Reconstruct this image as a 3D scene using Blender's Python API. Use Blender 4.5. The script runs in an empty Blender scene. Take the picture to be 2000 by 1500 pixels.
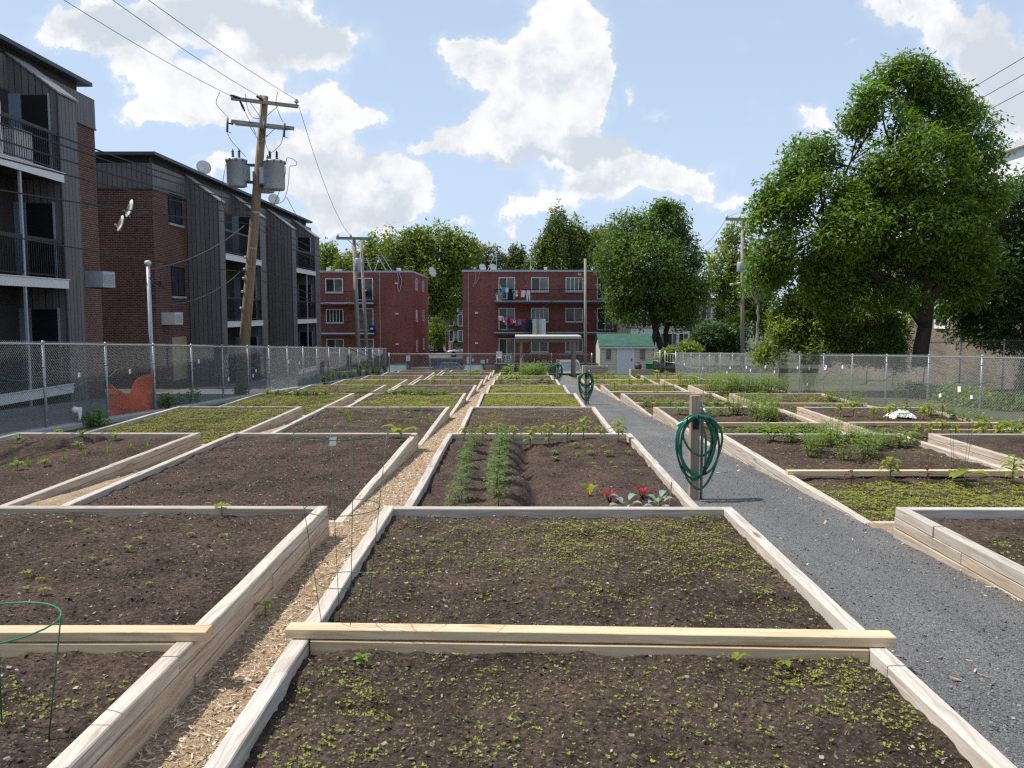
import bpy, math, random
import numpy as np
from mathutils import Vector, Matrix
R = math.radians
rnd = random.Random(7)
rng = np.random.default_rng(11)
scene = bpy.context.scene
COL = scene.collection
FPX, VPX, HOR = 1620.0, 1012.0, 611.0
CZ = 1.60
# ------------------------------------------------------------------ camera
cam = bpy.data.cameras.new('camera'); camo = bpy.data.objects.new('camera', cam); COL.objects.link(camo)
cam.sensor_width = 36; cam.lens = 36 * FPX / 2000; cam.clip_start = .05; cam.clip_end = 3000
PIT = math.atan((750 - HOR) / FPX); YAW = math.atan((VPX - 1000) / FPX)
camo.location = (0, 0, CZ); camo.rotation_euler = (math.pi / 2 - PIT, 0, YAW)
scene.camera = camo
CM = camo.rotation_euler.to_matrix()
def at(u, v, y):
    """world point seen at photo pixel (u, v) at distance y along the rows"""
    d = CM @ Vector(((u - 1000) / FPX, (750 - v) / FPX, -1))
    return Vector((0, 0, CZ)) + d * (y / d.y)
SL = .0457
def gz(y): return -.02 - SL * min(max(y, -2), 72)
# ------------------------------------------------------------------ noise
def _h(ix, iy, s):
    n = (ix * 374761393 + iy * 668265263 + s * 974634777) & 0xffffffff
    n = ((n ^ (n >> 13)) * 1274126177) & 0xffffffff
    return ((n ^ (n >> 16)) & 0xffff) / 65535.0
def vn(x, y, s=0):
    x = np.asarray(x, float); y = np.asarray(y, float)
    ix = np.floor(x).astype(np.int64); iy = np.floor(y).astype(np.int64)
    fx = x - ix; fy = y - iy; fx = fx * fx * (3 - 2 * fx); fy = fy * fy * (3 - 2 * fy)
    a = _h(ix, iy, s); b = _h(ix + 1, iy, s); c = _h(ix, iy + 1, s); d = _h(ix + 1, iy + 1, s)
    return (a * (1 - fx) + b * fx) * (1 - fy) + (c * (1 - fx) + d * fx) * fy
def fbm(x, y, s=0, o=4):
    r = 0; a = .5
    for i in range(o):
        r = r + a * vn(np.asarray(x) * 2 ** i, np.asarray(y) * 2 ** i, s + i * 17); a *= .5
    return r
# ------------------------------------------------------------------ objects
ORG = {}
def tag(o, label=None, cat=None, group=None, kind=None):
    if label: o['label'] = label
    if cat: o['category'] = cat
    if group: o['group'] = group
    if kind: o['kind'] = kind
    return o
def thing(name, label, cat, loc=(0, 0, 0), group=None):
    o = bpy.data.objects.new(name, None); COL.objects.link(o); o.location = loc
    o.empty_display_size = .1
    ORG[o.name] = Vector(loc)
    return tag(o, label, cat, group)
def link(name, me, mats, parent, origin):
    for m in mats: me.materials.append(m)
    o = bpy.data.objects.new(name, me); COL.objects.link(o)
    if parent: o.parent = parent
    else: o.location = origin
    ORG[o.name] = Vector(origin)
    return o
def tree_copy(o, parent=None):
    c = o.copy(); COL.objects.link(c)
    if parent: c.parent = parent
    for ch in list(o.children): tree_copy(ch, c)
    return c
def dup(root, loc, rz=0, sc=1, label=None, group=None):
    c = tree_copy(root); c.location = loc; c.rotation_euler = (0, 0, rz)
    c.scale = (sc, sc, sc) if not isinstance(sc, tuple) else sc
    if label: c['label'] = label
    if group: c['group'] = group
    return c
class MB:
    def __init__(s): s.v = []; s.f = []; s.m = []; s.uv = []; s.t = []
    def face(s, idx, m=0, uv=None, t=1.0):
        s.f.append(tuple(idx)); s.m.append(m); s.uv.append(uv); s.t.append(t)
    def quad(s, pts, m=0, uv=None, t=1.0):
        b = len(s.v); s.v += [tuple(p) for p in pts]; s.face(range(b, b + len(pts)), m, uv, t)
    def box(s, x0, x1, y0, y1, z0, z1, m=0):
        b = len(s.v)
        s.v += [(x0, y0, z0), (x1, y0, z0), (x1, y1, z0), (x0, y1, z0), (x0, y0, z1), (x1, y0, z1), (x1, y1, z1), (x0, y1, z1)]
        for q in ((0, 3, 2, 1), (4, 5, 6, 7), (0, 1, 5, 4), (1, 2, 6, 5), (2, 3, 7, 6), (3, 0, 4, 7)): s.face([b + i for i in q], m)
        return s
    def obox(s, c, ax, ay, hx, hy, z0, z1, m=0):
        """box with horizontal axes ax, ay (unit 2d)"""
        c = Vector(c); ax = Vector((ax[0], ax[1], 0)); ay = Vector((ay[0], ay[1], 0)); b = len(s.v)
        for z in (z0, z1):
            for sx, sy in ((-1, -1), (1, -1), (1, 1), (-1, 1)):
                p = c + ax * hx * sx + ay * hy * sy; s.v.append((p.x, p.y, z))
        for q in ((0, 3, 2, 1), (4, 5, 6, 7), (0, 1, 5, 4), (1, 2, 6, 5), (2, 3, 7, 6), (3, 0, 4, 7)): s.face([b + i for i in q], m)
        return s
    def beam(s, p0, p1, w, h, ch=.005, m=0, warp=0.0, up=None, tn=None):
        """chamfered timber from p0 to p1 (centre line), with uv along the grain"""
        tn = rnd.uniform(.1, .6) if tn is None else tn
        p0 = Vector(p0); p1 = Vector(p1); d = (p1 - p0); L = d.length; d.normalize()
        up = Vector(up) if up else (Vector((0, 0, 1)) if abs(d.z) < .9 else Vector((0, 1, 0)))
        sd = d.cross(up).normalized(); up = sd.cross(d)
        a, c = w / 2, h / 2
        ring = [(-a + ch, -c), (a - ch, -c), (a, -c + ch), (a, c - ch), (a - ch, c), (-a + ch, c), (-a, c - ch), (-a, -c + ch)]
        per = [0]
        for i in range(8):
            x0, y0 = ring[i]; x1, y1 = ring[(i + 1) % 8]; per.append(per[-1] + math.hypot(x1 - x0, y1 - y0))
        ns = max(1, int(L / .8)) if warp else 1
        uo = rnd.random() * 50; vo = rnd.random() * 50
        b = len(s.v)
        for k in range(ns + 1):
            t = k / ns; e = ch if k in (0, ns) else 0
            off = up * rnd.uniform(-warp, warp) * .5 + sd * rnd.uniform(-warp, warp)
            for x, y in ring:
                p = p0 + d * (L * t) + off + sd * (x * (1 - .0)) + up * y; s.v.append(tuple(p))
        for k in range(ns):
            for i in range(8):
                j = (i + 1) % 8
                u0, u1 = uo + L * k / ns, uo + L * (k + 1) / ns
                s.face((b + k * 8 + i, b + k * 8 + j, b + k * 8 + 8 + j, b + k * 8 + 8 + i), m,
                       [(u0, vo + per[i]), (u0, vo + per[i + 1]), (u1, vo + per[i + 1]), (u1, vo + per[i])], tn)
        s.face([b + i for i in range(7, -1, -1)], m, [(uo + ring[i][0] * .15, vo + ring[i][1] * 2) for i in range(7, -1, -1)], .85)
        e = b + ns * 8
        s.face([e + i for i in range(8)], m, [(uo + ring[i][0] * .15, vo + ring[i][1] * 2) for i in range(8)], .85)
        return s
    def tube(s, pts, r, n=6, m=0, cap=True, uvk=1.0):
        pts = [Vector(p) for p in pts]; N = len(pts)
        rr = r if hasattr(r, '__len__') else [r] * N
        b = len(s.v); ref = None; acc = 0; uo = rnd.random() * 20
        dists = [0]
        for i in range(1, N): dists.append(dists[-1] + (pts[i] - pts[i - 1]).length)
        for i in range(N):
            d = (pts[min(i + 1, N - 1)] - pts[max(i - 1, 0)])
            if d.length < 1e-9: d = Vector((0, 0, 1))
            d.normalize()
            if ref is None:
                ref = d.orthogonal().normalized()
            ref = (ref - d * ref.dot(d))
            ref = ref.normalized() if ref.length > 1e-6 else d.orthogonal().normalized()
            bi = d.cross(ref)
            for k in range(n):
                a = 2 * math.pi * k / n
                s.v.append(tuple(pts[i] + (ref * math.cos(a) + bi * math.sin(a)) * rr[i]))
        for i in range(N - 1):
            for k in range(n):
                j = (k + 1) % n
                c = 2 * math.pi * rr[i] / n
                s.face((b + i * n + k, b + i * n + j, b + i * n + n + j, b + i * n + n + k), m,
                       [(uo + dists[i], k * c), (uo + dists[i], (k + 1) * c), (uo + dists[i + 1], (k + 1) * c), (uo + dists[i + 1], k * c)], .3)
        if cap:
            s.face([b + k for k in range(n - 1, -1, -1)], m); e = b + (N - 1) * n; s.face([e + k for k in range(n)], m)
        return s
    def lathe(s, prof, c, n=16, m=0, axis=None):
        c = Vector(c); b = len(s.v)
        M = Matrix.Identity(3) if axis is None else Vector((0, 0, 1)).rotation_difference(Vector(axis)).to_matrix()
        for r, z in prof:
            for k in range(n):
                a = 2 * math.pi * k / n; s.v.append(tuple(c + M @ Vector((r * math.cos(a), r * math.sin(a), z))))
        for i in range(len(prof) - 1):
            for k in range(n):
                j = (k + 1) % n; s.face((b + i * n + k, b + i * n + j, b + i * n + n + j, b + i * n + n + k), m)
        s.face([b + k for k in range(n - 1, -1, -1)], m); e = b + (len(prof) - 1) * n; s.face([e + k for k in range(n)], m)
        return s
    def leaf(s, base, d, L, W, droop=.5, m=0, t=1.0, seg=3, fold=.25):
        base = Vector(base); d = Vector(d).normalized()
        sd = d.cross(Vector((0, 0, 1)))
        sd = sd.normalized() if sd.length > 1e-3 else Vector((1, 0, 0))
        b = len(s.v); p = base.copy(); dd = d.copy()
        for k in range(seg + 1):
            f = k / seg; w = W * .5 * (math.sin(math.pi * min(1, .08 + f * .92)) ** .8 if k < seg else .05)
            up = sd.cross(dd)
            s.v += [tuple(p - sd * w + up * w * fold), tuple(p), tuple(p + sd * w + up * w * fold)]
            p = p + dd * (L / seg); dd = (dd + Vector((0, 0, -droop / seg * 1.6))).normalized()
        for k in range(seg):
            q = b + k * 3
            s.face((q, q + 1, q + 4, q + 3), m, None, t); s.face((q + 1, q + 2, q + 5, q + 4), m, None, t)
        return s
    def build(s, name, mats, parent=None, origin=None, smooth=False, auto=None):
        if not isinstance(mats, (list, tuple)): mats = [mats]
        o = ORG[parent.name] if parent else Vector(origin if origin is not None else (0, 0, 0))
        v = np.array(s.v, float) - np.array(o)
        me = bpy.data.meshes.new(name); me.from_pydata(v.tolist(), [], s.f)
        if any(s.m): me.polygons.foreach_set('material_index', s.m)
        if any(u is not None for u in s.uv):
            ul = me.uv_layers.new(name='UVMap'); flat = []
            for f, u in zip(s.f, s.uv):
                for k in range(len(f)): flat += list(u[k]) if u else [0.0, 0.0]
            ul.data.foreach_set('uv', flat)
        at_ = me.attributes.new('tint', 'FLOAT', 'FACE'); at_.data.foreach_set('value', s.t)
        if smooth: me.polygons.foreach_set('use_smooth', [True] * len(s.f))
        me.update()
        return link(name, me, mats, parent, o)
def np_mesh(name, V, F, mats, parent=None, origin=(0, 0, 0), tint=None, midx=None, smooth=False):
    """V (n,3), F (m,4) arrays -> one mesh object"""
    if not isinstance(mats, (list, tuple)): mats = [mats]
    o = np.array(ORG[parent.name] if parent else Vector(origin))
    V = np.asarray(V, float) - o; F = np.asarray(F, np.int32)
    me = bpy.data.meshes.new(name)
    me.vertices.add(len(V)); me.vertices.foreach_set('co', V.astype(np.float32).ravel())
    k = F.shape[1]
    me.loops.add(F.size); me.loops.foreach_set('vertex_index', F.ravel())
    me.polygons.add(len(F)); me.polygons.foreach_set('loop_start', np.arange(len(F), dtype=np.int32) * k)
    if midx is not None: me.polygons.foreach_set('material_index', np.asarray(midx, np.int32))
    if smooth is not False: me.polygons.foreach_set('use_smooth', (np.ones(len(F), bool) if smooth is True else np.asarray(smooth, bool)))
    a = me.attributes.new('tint', 'FLOAT', 'FACE')
    a.data.foreach_set('value', np.ones(len(F), np.float32) if tint is None else np.asarray(tint, np.float32))
    me.update(calc_edges=True)
    return link(name, me, mats, parent, o)
def unit(a): return a / np.maximum(np.linalg.norm(a, axis=1, keepdims=True), 1e-9)
def kites(C, D, S, L, W, base=True):
    """leaf shaped quads: base point C, length axis D, side axis S"""
    L = np.asarray(L)[:, None]; W = np.asarray(W)[:, None]
    a = C; b = C + D * L * .45 + S * W * .5; c = C + D * L; d = C + D * L * .45 - S * W * .5
    V = np.stack([a, b, c, d], 1).reshape(-1, 3); F = np.arange(len(V)).reshape(-1, 4)
    return V, F
def rects(C, D, S, L, W):
    L = np.asarray(L)[:, None] * .5; W = np.asarray(W)[:, None] * .5
    V = np.stack([C - D * L - S * W, C + D * L - S * W * .8, C + D * L + S * W, C - D * L * .9 + S * W], 1).reshape(-1, 3)
    return V, np.arange(len(V)).reshape(-1, 4)
def rand_dirs(n, up=0.0):
    a = rng.normal(size=(n, 3)); a[:, 2] += up; return unit(a)
def perp(D):
    r = rng.normal(size=D.shape); return unit(np.cross(D, r))
# ------------------------------------------------------------------ materials
class NT:
    def __init__(s, name):
        s.mat = bpy.data.materials.new(name); s.mat.use_nodes = True; s.t = s.mat.node_tree; s.t.nodes.clear()
        s.out = s.t.nodes.new('ShaderNodeOutputMaterial')
    def n(s, typ, ins=None, out=0, **kw):
        nd = s.t.nodes.new('ShaderNode' + typ)
        for k, v in kw.items(): setattr(nd, k, v)
        for k, v in (ins or {}).items(): s.set(nd.inputs[k], v)
        return nd.outputs[out]
    def set(s, sock, v):
        if isinstance(v, bpy.types.NodeSocket): s.t.links.new(v, sock)
        else:
            if isinstance(v, (tuple, list)) and sock.type == 'RGBA' and len(v) == 3: v = (*v, 1)
            sock.default_value = v
    def math(s, op, a, b=0.0, c=0.0, clamp=False): return s.n('Math', {0: a, 1: b, 2: c}, operation=op, use_clamp=clamp)
    def mix(s, f, a, b, bt='MIX'):
        nd = s.t.nodes.new('ShaderNodeMix'); nd.data_type = 'RGBA'; nd.blend_type = bt
        s.set(nd.inputs[0], f); s.set(nd.inputs[6], a); s.set(nd.inputs[7], b); return nd.outputs[2]
    def noise(s, vec, scale, detail=4, rough=.55, dist=0.0):
        i = {'Scale': scale, 'Detail': detail, 'Roughness': rough, 'Distortion': dist}
        if vec is not None: i['Vector'] = vec
        return s.n('TexNoise', i)
    def ramp(s, f, stops):
        nd = s.t.nodes.new('ShaderNodeValToRGB'); e = nd.color_ramp.elements
        for i, (p, c) in enumerate(stops):
            if i > 1: e.new(p)
            e[i].position = p; e[i].color = (*c, 1) if len(c) == 3 else c
        s.set(nd.inputs[0], f); return nd.outputs[0]
    def vmul(s, vec, k): return s.n('VectorMath', {0: vec, 1: k}, operation='MULTIPLY')
    def obj(s): return s.n('TexCoord', out=3)
    def rand(s): return s.n('ObjectInfo', out=5)
    def tint(s): return s.n('Attribute', out=2, attribute_name='tint')
    def bump(s, h, st=.3, d=.01): return s.n('Bump', {'Height': h, 'Strength': st, 'Distance': d})
    def bsdf(s, color, rough=.7, metal=0.0, normal=None, spec=.35, **k):
        i = {'Base Color': color, 'Roughness': rough, 'Metallic': metal, 'Specular IOR Level': spec}
        if normal is not None: i['Normal'] = normal
        i.update(k)
        return s.n('BsdfPrincipled', i)
    def done(s, sh): s.t.links.new(sh, s.out.inputs[0]); return s.mat
def plain(name, c, rough=.6, metal=0.0, var=.12, scale=3.0, spec=.35):
    t = NT(name); o = t.obj(); f = t.noise(o, scale, 5, .6)
    k = t.math('MULTIPLY_ADD', f, 2 * var, 1 - var)
    col = t.mix(1.0, c, t.n('CombineColor', {0: k, 1: k, 2: k}), 'MULTIPLY')
    return t.done(t.bsdf(col, rough, metal, t.bump(t.noise(o, scale * 20, 3), .06, .004), spec))
def wood(name, a, b, knot=(.13, .07, .04), grey=None, rough=.75, gscale=1.0):
    t = NT(name); uv = t.n('UVMap'); r = t.rand()
    uvp = t.n('VectorMath', {0: uv, 1: t.n('CombineXYZ', {0: t.math('MULTIPLY', r, 37.0), 1: t.math('MULTIPLY', r, 11.0)})}, operation='ADD')
    wob = t.noise(t.vmul(uvp, (1.3, 6, 1)), 1.0, 3)
    gv = t.n('VectorMath', {0: t.vmul(uvp, (1.6, 42 * gscale, 1)), 1: t.n('CombineXYZ', {1: t.math('MULTIPLY', wob, 7.0)})}, operation='ADD')
    g = t.noise(gv, 1.0, 6, .62)
    col = t.ramp(g, [(.34, a), (.60, b)])
    big = t.noise(t.vmul(uvp, (.9, 5, 1)), 1.0, 4, .6)
    if grey: col = t.mix(t.ramp(big, [(.42, (0, 0, 0)), (.62, (.55, .55, .55))]), col, grey)
    vo = t.n('TexVoronoi', {'Vector': t.vmul(uvp, (1.3, 6.5, 1)), 'Scale': 1.0, 'Randomness': 1.0}, out=0)
    kn = t.ramp(vo, [(.05, (1, 1, 1)), (.16, (0, 0, 0))])
    col = t.mix(t.math('MULTIPLY', kn, .75), col, knot)
    st = t.ramp(t.noise(t.vmul(uvp, (.8, 7, 1)), 1.0, 6, .72), [(.55, (1, 1, 1)), (.72, (.58, .50, .44))])
    col = t.mix(1.0, col, st, 'MULTIPLY')
    tn = t.tint()
    col = t.mix(t.math('MULTIPLY', tn, .75), col, t.mix(1.0, col, (1.0, .84, .66), 'MULTIPLY'))
    k = t.math('MULTIPLY_ADD', r, .22, .88)
    col = t.mix(1.0, col, t.n('CombineColor', {0: k, 1: k, 2: k}), 'MULTIPLY')
    return t.done(t.bsdf(col, rough, 0, t.bump(t.math('ADD', g, t.math('MULTIPLY', kn, -.2)), .35, .004), .25))
def leafmat(name, c, trans=.45, var=.35, c2=None, gloss=.35):
    t = NT(name); k = t.tint()
    col = t.mix(1.0, c, t.n('CombineColor', {0: k, 1: k, 2: k}), 'MULTIPLY')
    if c2: col = t.mix(t.noise(t.obj(), 1.2, 3), col, t.mix(1.0, c2, t.n('CombineColor', {0: k, 1: k, 2: k}), 'MULTIPLY'))
    p = t.bsdf(col, .5, 0, None, gloss)
    tr = t.n('BsdfTranslucent', {'Color': t.mix(1.0, col, (1.25, 1.2, .55), 'MULTIPLY')})
    return t.done(t.n('MixShader', {0: trans, 1: p, 2: tr}))
def wallcoord(t):
    """object position unrolled on upright walls: u along the wall, v up"""
    p = t.n('SeparateXYZ', {0: t.obj()}); nn = t.n('SeparateXYZ', {0: t.n('NewGeometry', out=1)})
    sx = t.n('SeparateXYZ', {0: t.obj()}, out=1); sz = t.n('SeparateXYZ', {0: t.obj()}, out=2)
    f = t.math('GREATER_THAN', t.math('ABSOLUTE', nn), .6)
    u = t.math('ADD', t.math('MULTIPLY', p, t.math('SUBTRACT', 1.0, f)), t.math('MULTIPLY', sx, f))
    return u, sz
def brick(name, c1, c2, mortar, scale=1.0, msize=.012, dirt=.35):
    t = NT(name); u, z = wallcoord(t)
    vec = t.n('CombineXYZ', {0: u, 1: z})
    nd = t.t.nodes.new('ShaderNodeTexBrick'); t.set(nd.inputs['Vector'], vec)
    for k, v in (('Color1', c1), ('Color2', c2), ('Mortar', mortar), ('Scale', scale), ('Mortar Size', msize), ('Mortar Smooth', .2), ('Bias', -.1), ('Brick Width', .215), ('Row Height', .075)): t.set(nd.inputs[k], v)
    big = t.noise(t.obj(), .35, 5, .6)
    col = t.mix(1.0, nd.outputs[0], t.ramp(big, [(.3, (1 - dirt,) * 3), (.7, (1.12,) * 3)]), 'MULTIPLY')
    fine = t.noise(t.vmul(vec, (4.7, 13.3, 1)), 1.0, 2)
    col = t.mix(1.0, col, t.ramp(fine, [(.3, (.75,) * 3), (.7, (1.2,) * 3)]), 'MULTIPLY')
    return t.done(t.bsdf(col, .85, 0, t.bump(t.math('SUBTRACT', 1.0, nd.outputs[1]), .5, .01), .2))
def ribbed(name, c, pitch=.2, groove=.12, horizontal=False, var=.15):
    t = NT(name); u, z = wallcoord(t)
    q = t.math('DIVIDE', z if horizontal else u, pitch)
    fr = t.math('FRACT', q); cell = t.math('FLOOR', q)
    wn = t.n('TexWhiteNoise', {'W': cell}, noise_dimensions='1D')
    g = t.math('LESS_THAN', fr, groove)
    k = t.math('MULTIPLY_ADD', wn, var, 1 - var * .5)
    st = t.noise(t.n('CombineXYZ', {0: t.math('MULTIPLY', u, 5.0), 1: t.math('MULTIPLY', z, .7)}), 1.0, 5, .65)
    k = t.math('MULTIPLY', k, t.math('MULTIPLY_ADD', st, .5, .75))
    k = t.math('MULTIPLY', k, t.math('SUBTRACT', 1.0, t.math('MULTIPLY', g, .72)))
    col = t.mix(1.0, c, t.n('CombineColor', {0: k, 1: k, 2: k}), 'MULTIPLY')
    h = t.math('SUBTRACT', 1.0, g) if not horizontal else fr
    return t.done(t.bsdf(col, .55, 0, t.bump(h, .6, .02), .3))
M = {}
M['timber'] = wood('weathered_timber', (.31, .25, .19), (.60, .525, .44), grey=(.50, .465, .42))
M['timber_grey'] = wood('grey_timber', (.31, .27, .225), (.595, .54, .475), grey=(.51, .485, .445))
M['plank'] = wood('new_pine', (.55, .40, .235), (.72, .58, .39), knot=(.35, .2, .09))
M['post_wood'] = wood('post_wood', (.26, .205, .155), (.42, .345, .27), knot=(.1, .06, .04), grey=(.33, .29, .25))
M['pole_wood'] = wood('pole_wood', (.17, .115, .065), (.36, .26, .16), grey=(.30, .25, .19), gscale=.6)
M['grey_pole'] = wood('grey_pole_wood', (.22, .19, .165), (.36, .325, .29), grey=(.3, .28, .26), gscale=.6)
M['galv'] = plain('galvanised_steel', (.40, .42, .43), .45, .5, .1)
M['wire'] = plain('fence_wire', (.27, .285, .29), .5, .25, .08)
M['green_wire'] = plain('green_wire', (.02, .10, .05), .4)
M['green_wire_light'] = plain('green_coated_wire', (.035, .22, .12), .4)
M['hose'] = plain('green_hose', (.004, .115, .07), .3, 0, .12, 8, .5)
M['white'] = plain('white_paint', (.78, .78, .77), .5, 0, .06)
M['offwhite'] = plain('offwhite_paint', (.62, .61, .58), .55, 0, .1)
M['black'] = plain('black_metal', (.012, .012, .014), .4)
M['dark'] = plain('dark_interior', (.012, .011, .012), .8)
M['greymetal'] = plain('grey_painted_steel', (.42, .46, .49), .4, .1, .1, 2)
M['darkgrey'] = plain('dark_grey_metal', (.07, .075, .085), .5, .1)
M['paledoor'] = plain('pale_blue_door', (.22, .27, .33), .45, 0, .08)
M['paper'] = plain('white_paper', (.82, .82, .82), .7, 0, .04)
M['concrete'] = plain('concrete', (.42, .41, .39), .85, 0, .18, 2)
M['ply'] = plain('plywood', (.42, .33, .21), .8, 0, .25, 4)
M['cable'] = plain('cable', (.03, .03, .033), .6)
M['pvc'] = plain('grey_conduit', (.46, .49, .52), .5, .2)
M['tyre'] = plain('rubber', (.015, .015, .016), .85)
M['rim'] = plain('wheel_rim', (.45, .46, .47), .35, .7)
M['tail'] = plain('tail_lamp', (.35, .01, .01), .2)
M['headlamp'] = plain('headlamp', (.75, .76, .78), .1)
M['brick_dark'] = brick('dark_red_brick', (.160, .056, .042), (.105, .040, .034), (.24, .19, .165))
M['brick_red'] = brick('red_brick', (.29, .058, .042), (.20, .042, .034), (.30, .19, .16), 1.0, .011, .25)
M['brick_tan'] = brick('tan_brick', (.25, .195, .14), (.175, .135, .10), (.31, .27, .225))
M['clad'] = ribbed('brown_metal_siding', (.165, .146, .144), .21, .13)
M['clad_lit'] = ribbed('brown_metal_siding_lit', (.30, .27, .26), .21, .13)  # siding colour again, lightened to paint light falling on the sloped caps
M['siding'] = ribbed('beige_siding', (.68, .66, .58), .115, .14, True, .05)
M['vsiding'] = ribbed('beige_vertical_siding', (.60, .57, .48), .22, .14, False, .06)
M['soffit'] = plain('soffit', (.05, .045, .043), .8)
def glass(name, c=(.02, .024, .028)):
    t = NT(name); o = t.obj(); f = t.noise(o, .7, 2)
    return t.done(t.bsdf(t.ramp(f, [(.35, c), (.7, tuple(x * 2.2 for x in c))]), .06, 0, None, .5))
M['glass'] = glass('window_glass')
M['glass_pale'] = glass('curtained_glass', (.10, .10, .09))
M['glass_car'] = glass('car_glass', (.06, .085, .09))
def soilmat():
    t = NT('garden_soil'); o = t.obj(); r = t.rand()
    p = t.n('VectorMath', {0: o, 1: t.n('CombineXYZ', {0: t.math('MULTIPLY', r, 90.0), 1: t.math('MULTIPLY', r, 31.0)})}, operation='ADD')
    a = t.noise(p, 34, 8, .72); b = t.noise(p, 1.7, 5, .6); c = t.noise(p, 140, 3, .6)
    col = t.ramp(a, [(.30, (.017, .0125, .0100)), (.5, (.084, .060, .046)), (.70, (.182, .136, .106))])
    col = t.mix(1.0, col, t.ramp(b, [(.3, (.56, .54, .54)), (.5, (.95, .93, .92)), (.7, (1.3, 1.24, 1.2))]), 'MULTIPLY')
    v = t.t.nodes.new('ShaderNodeTexVoronoi'); t.set(v.inputs['Vector'], t.vmul(p, (1, 1.7, 1))); t.set(v.inputs['Scale'], 62.0)
    sel = t.math('MULTIPLY', t.math('GREATER_THAN', t.n('SeparateColor', {0: v.outputs[1]}), .9), t.math('LESS_THAN', v.outputs[0], .42))
    col = t.mix(t.math('MULTIPLY', sel, .8), col, t.ramp(c, [(.3, (.13, .095, .075)), (.7, (.27, .21, .165))]))
    h = t.math('ADD', t.math('MULTIPLY', a, 1.0), t.math('MULTIPLY', c, .3))
    return t.done(t.bsdf(col, .95, 0, t.bump(h, .9, .03), .1))
M['soil'] = soilmat()
def tintmat(name, stops, rough=.85, var=True):
    t = NT(name); k = t.tint(); n = t.noise(t.obj(), 60, 3)
    col = t.ramp(k, stops)
    col = t.mix(1.0, col, t.ramp(n, [(.3, (.75,) * 3), (.7, (1.15,) * 3)]), 'MULTIPLY')
    return t.done(t.bsdf(col, rough, 0, None, .2))
M['fleck'] = tintmat('soil_chips', [(0, (.05, .035, .028)), (.45, (.12, .086, .068)), (.8, (.25, .19, .15)), (1, (.46, .39, .33))])
M['chip'] = tintmat('wood_chips', [(0, (.20, .13, .075)), (.3, (.42, .29, .18)), (.7, (.63, .48, .33)), (1, (.78, .66, .51))])
M['stone'] = tintmat('path_gravel_stones', [(0, (.12, .118, .115)), (.5, (.172, .17, .166)), (.93, (.235, .23, .225)), (1, (.42, .40, .37))])
def chipbase():
    t = NT('wood_chip_mulch'); o = t.obj()
    a = t.noise(t.vmul(o, (1, 1.6, 1)), 55, 6, .7, .6); b = t.noise(o, 2.2, 4)
    col = t.ramp(a, [(.3, (.13, .085, .05)), (.48, (.40, .285, .18)), (.66, (.66, .51, .36))])
    col = t.mix(1.0, col, t.ramp(b, [(.3, (.78,) * 3), (.7, (1.1,) * 3)]), 'MULTIPLY')
    return t.done(t.bsdf(col, .9, 0, t.bump(a, .9, .02), .15))
M['mulch'] = chipbase()
def gravel():
    t = NT('grey_gravel'); o = t.obj()
    v = t.t.nodes.new('ShaderNodeTexVoronoi'); t.set(v.inputs['Vector'], o); t.set(v.inputs['Scale'], 125.0)
    c = t.n('SeparateColor', {0: v.outputs[1]})
    a = t.noise(o, 160, 4, .7); b = t.noise(o, .9, 5, .6); bb = t.noise(t.vmul(o, (2.2, .35, 1)), 1.0, 4, .6)
    col = t.ramp(c, [(0, (.108, .105, .102)), (.6, (.178, .175, .171)), (.92, (.232, .228, .222)), (1, (.36, .35, .33))])
    col = t.mix(1.0, col, t.ramp(a, [(.3, (.6,) * 3), (.7, (1.3,) * 3)]), 'MULTIPLY')
    col = t.mix(t.ramp(b, [(.5, (0,) * 3), (.75, (.5,) * 3)]), col, (.26, .25, .235))
    col = t.mix(1.0, col, t.ramp(bb, [(.3, (.82,) * 3), (.7, (1.12,) * 3)]), 'MULTIPLY')
    return t.done(t.bsdf(col, .9, 0, t.bump(t.math('ADD', t.math('SUBTRACT', 1.0, v.outputs[0]), a), .8, .012), .2))
M['gravel'] = gravel()
def groundmat(name, a, b, c, s=1.0):
    t = NT(name); o = t.obj(); f = t.noise(o, .25 * s, 6, .65); g = t.noise(o, 9 * s, 6, .7)
    col = t.mix(t.ramp(f, [(.4, (0,) * 3), (.6, (1,) * 3)]), a, b)
    col = t.mix(t.ramp(g, [(.45, (0,) * 3), (.7, (.8,) * 3)]), col, c)
    return t.done(t.bsdf(col, .95, 0, t.bump(g, .5, .03), .15))
M['ground'] = groundmat('dirt_and_grass', (.07, .09, .03), (.13, .115, .085), (.05, .06, .028))
M['asphalt'] = groundmat('worn_asphalt', (.10, .10, .105), (.14, .138, .135), (.07, .07, .074), 2)
M['alley'] = groundmat('gravel_alley', (.16, .155, .15), (.20, .19, .175), (.11, .11, .105), 2)
def shingle():
    t = NT('green_shingles'); o = t.obj(); u, z = wallcoord(t)
    nd = t.t.nodes.new('ShaderNodeTexBrick'); t.set(nd.inputs['Vector'], t.vmul(o, (1, 1, 1)))
    for k, v in (('Color1', (.040, .105, .075)), ('Color2', (.055, .135, .098)), ('Mortar', (.025, .06, .045)), ('Scale', 1.0), ('Mortar Size', .012), ('Brick Width', .33), ('Row Height', .14)): t.set(nd.inputs[k], v)
    return t.done(t.bsdf(t.mix(1.0, nd.outputs[0], t.ramp(t.noise(o, 3, 5), [(.3, (.8,) * 3), (.7, (1.15,) * 3)]), 'MULTIPLY'), .9))
M['shingle'] = shingle()
M['lf_ash'] = leafmat('ash_leaves', (.108, .215, .024), .42, c2=(.145, .225, .030))
M['lf_mid'] = leafmat('round_tree_leaves', (.090, .172, .030), .42, c2=(.12, .19, .036))
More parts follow.
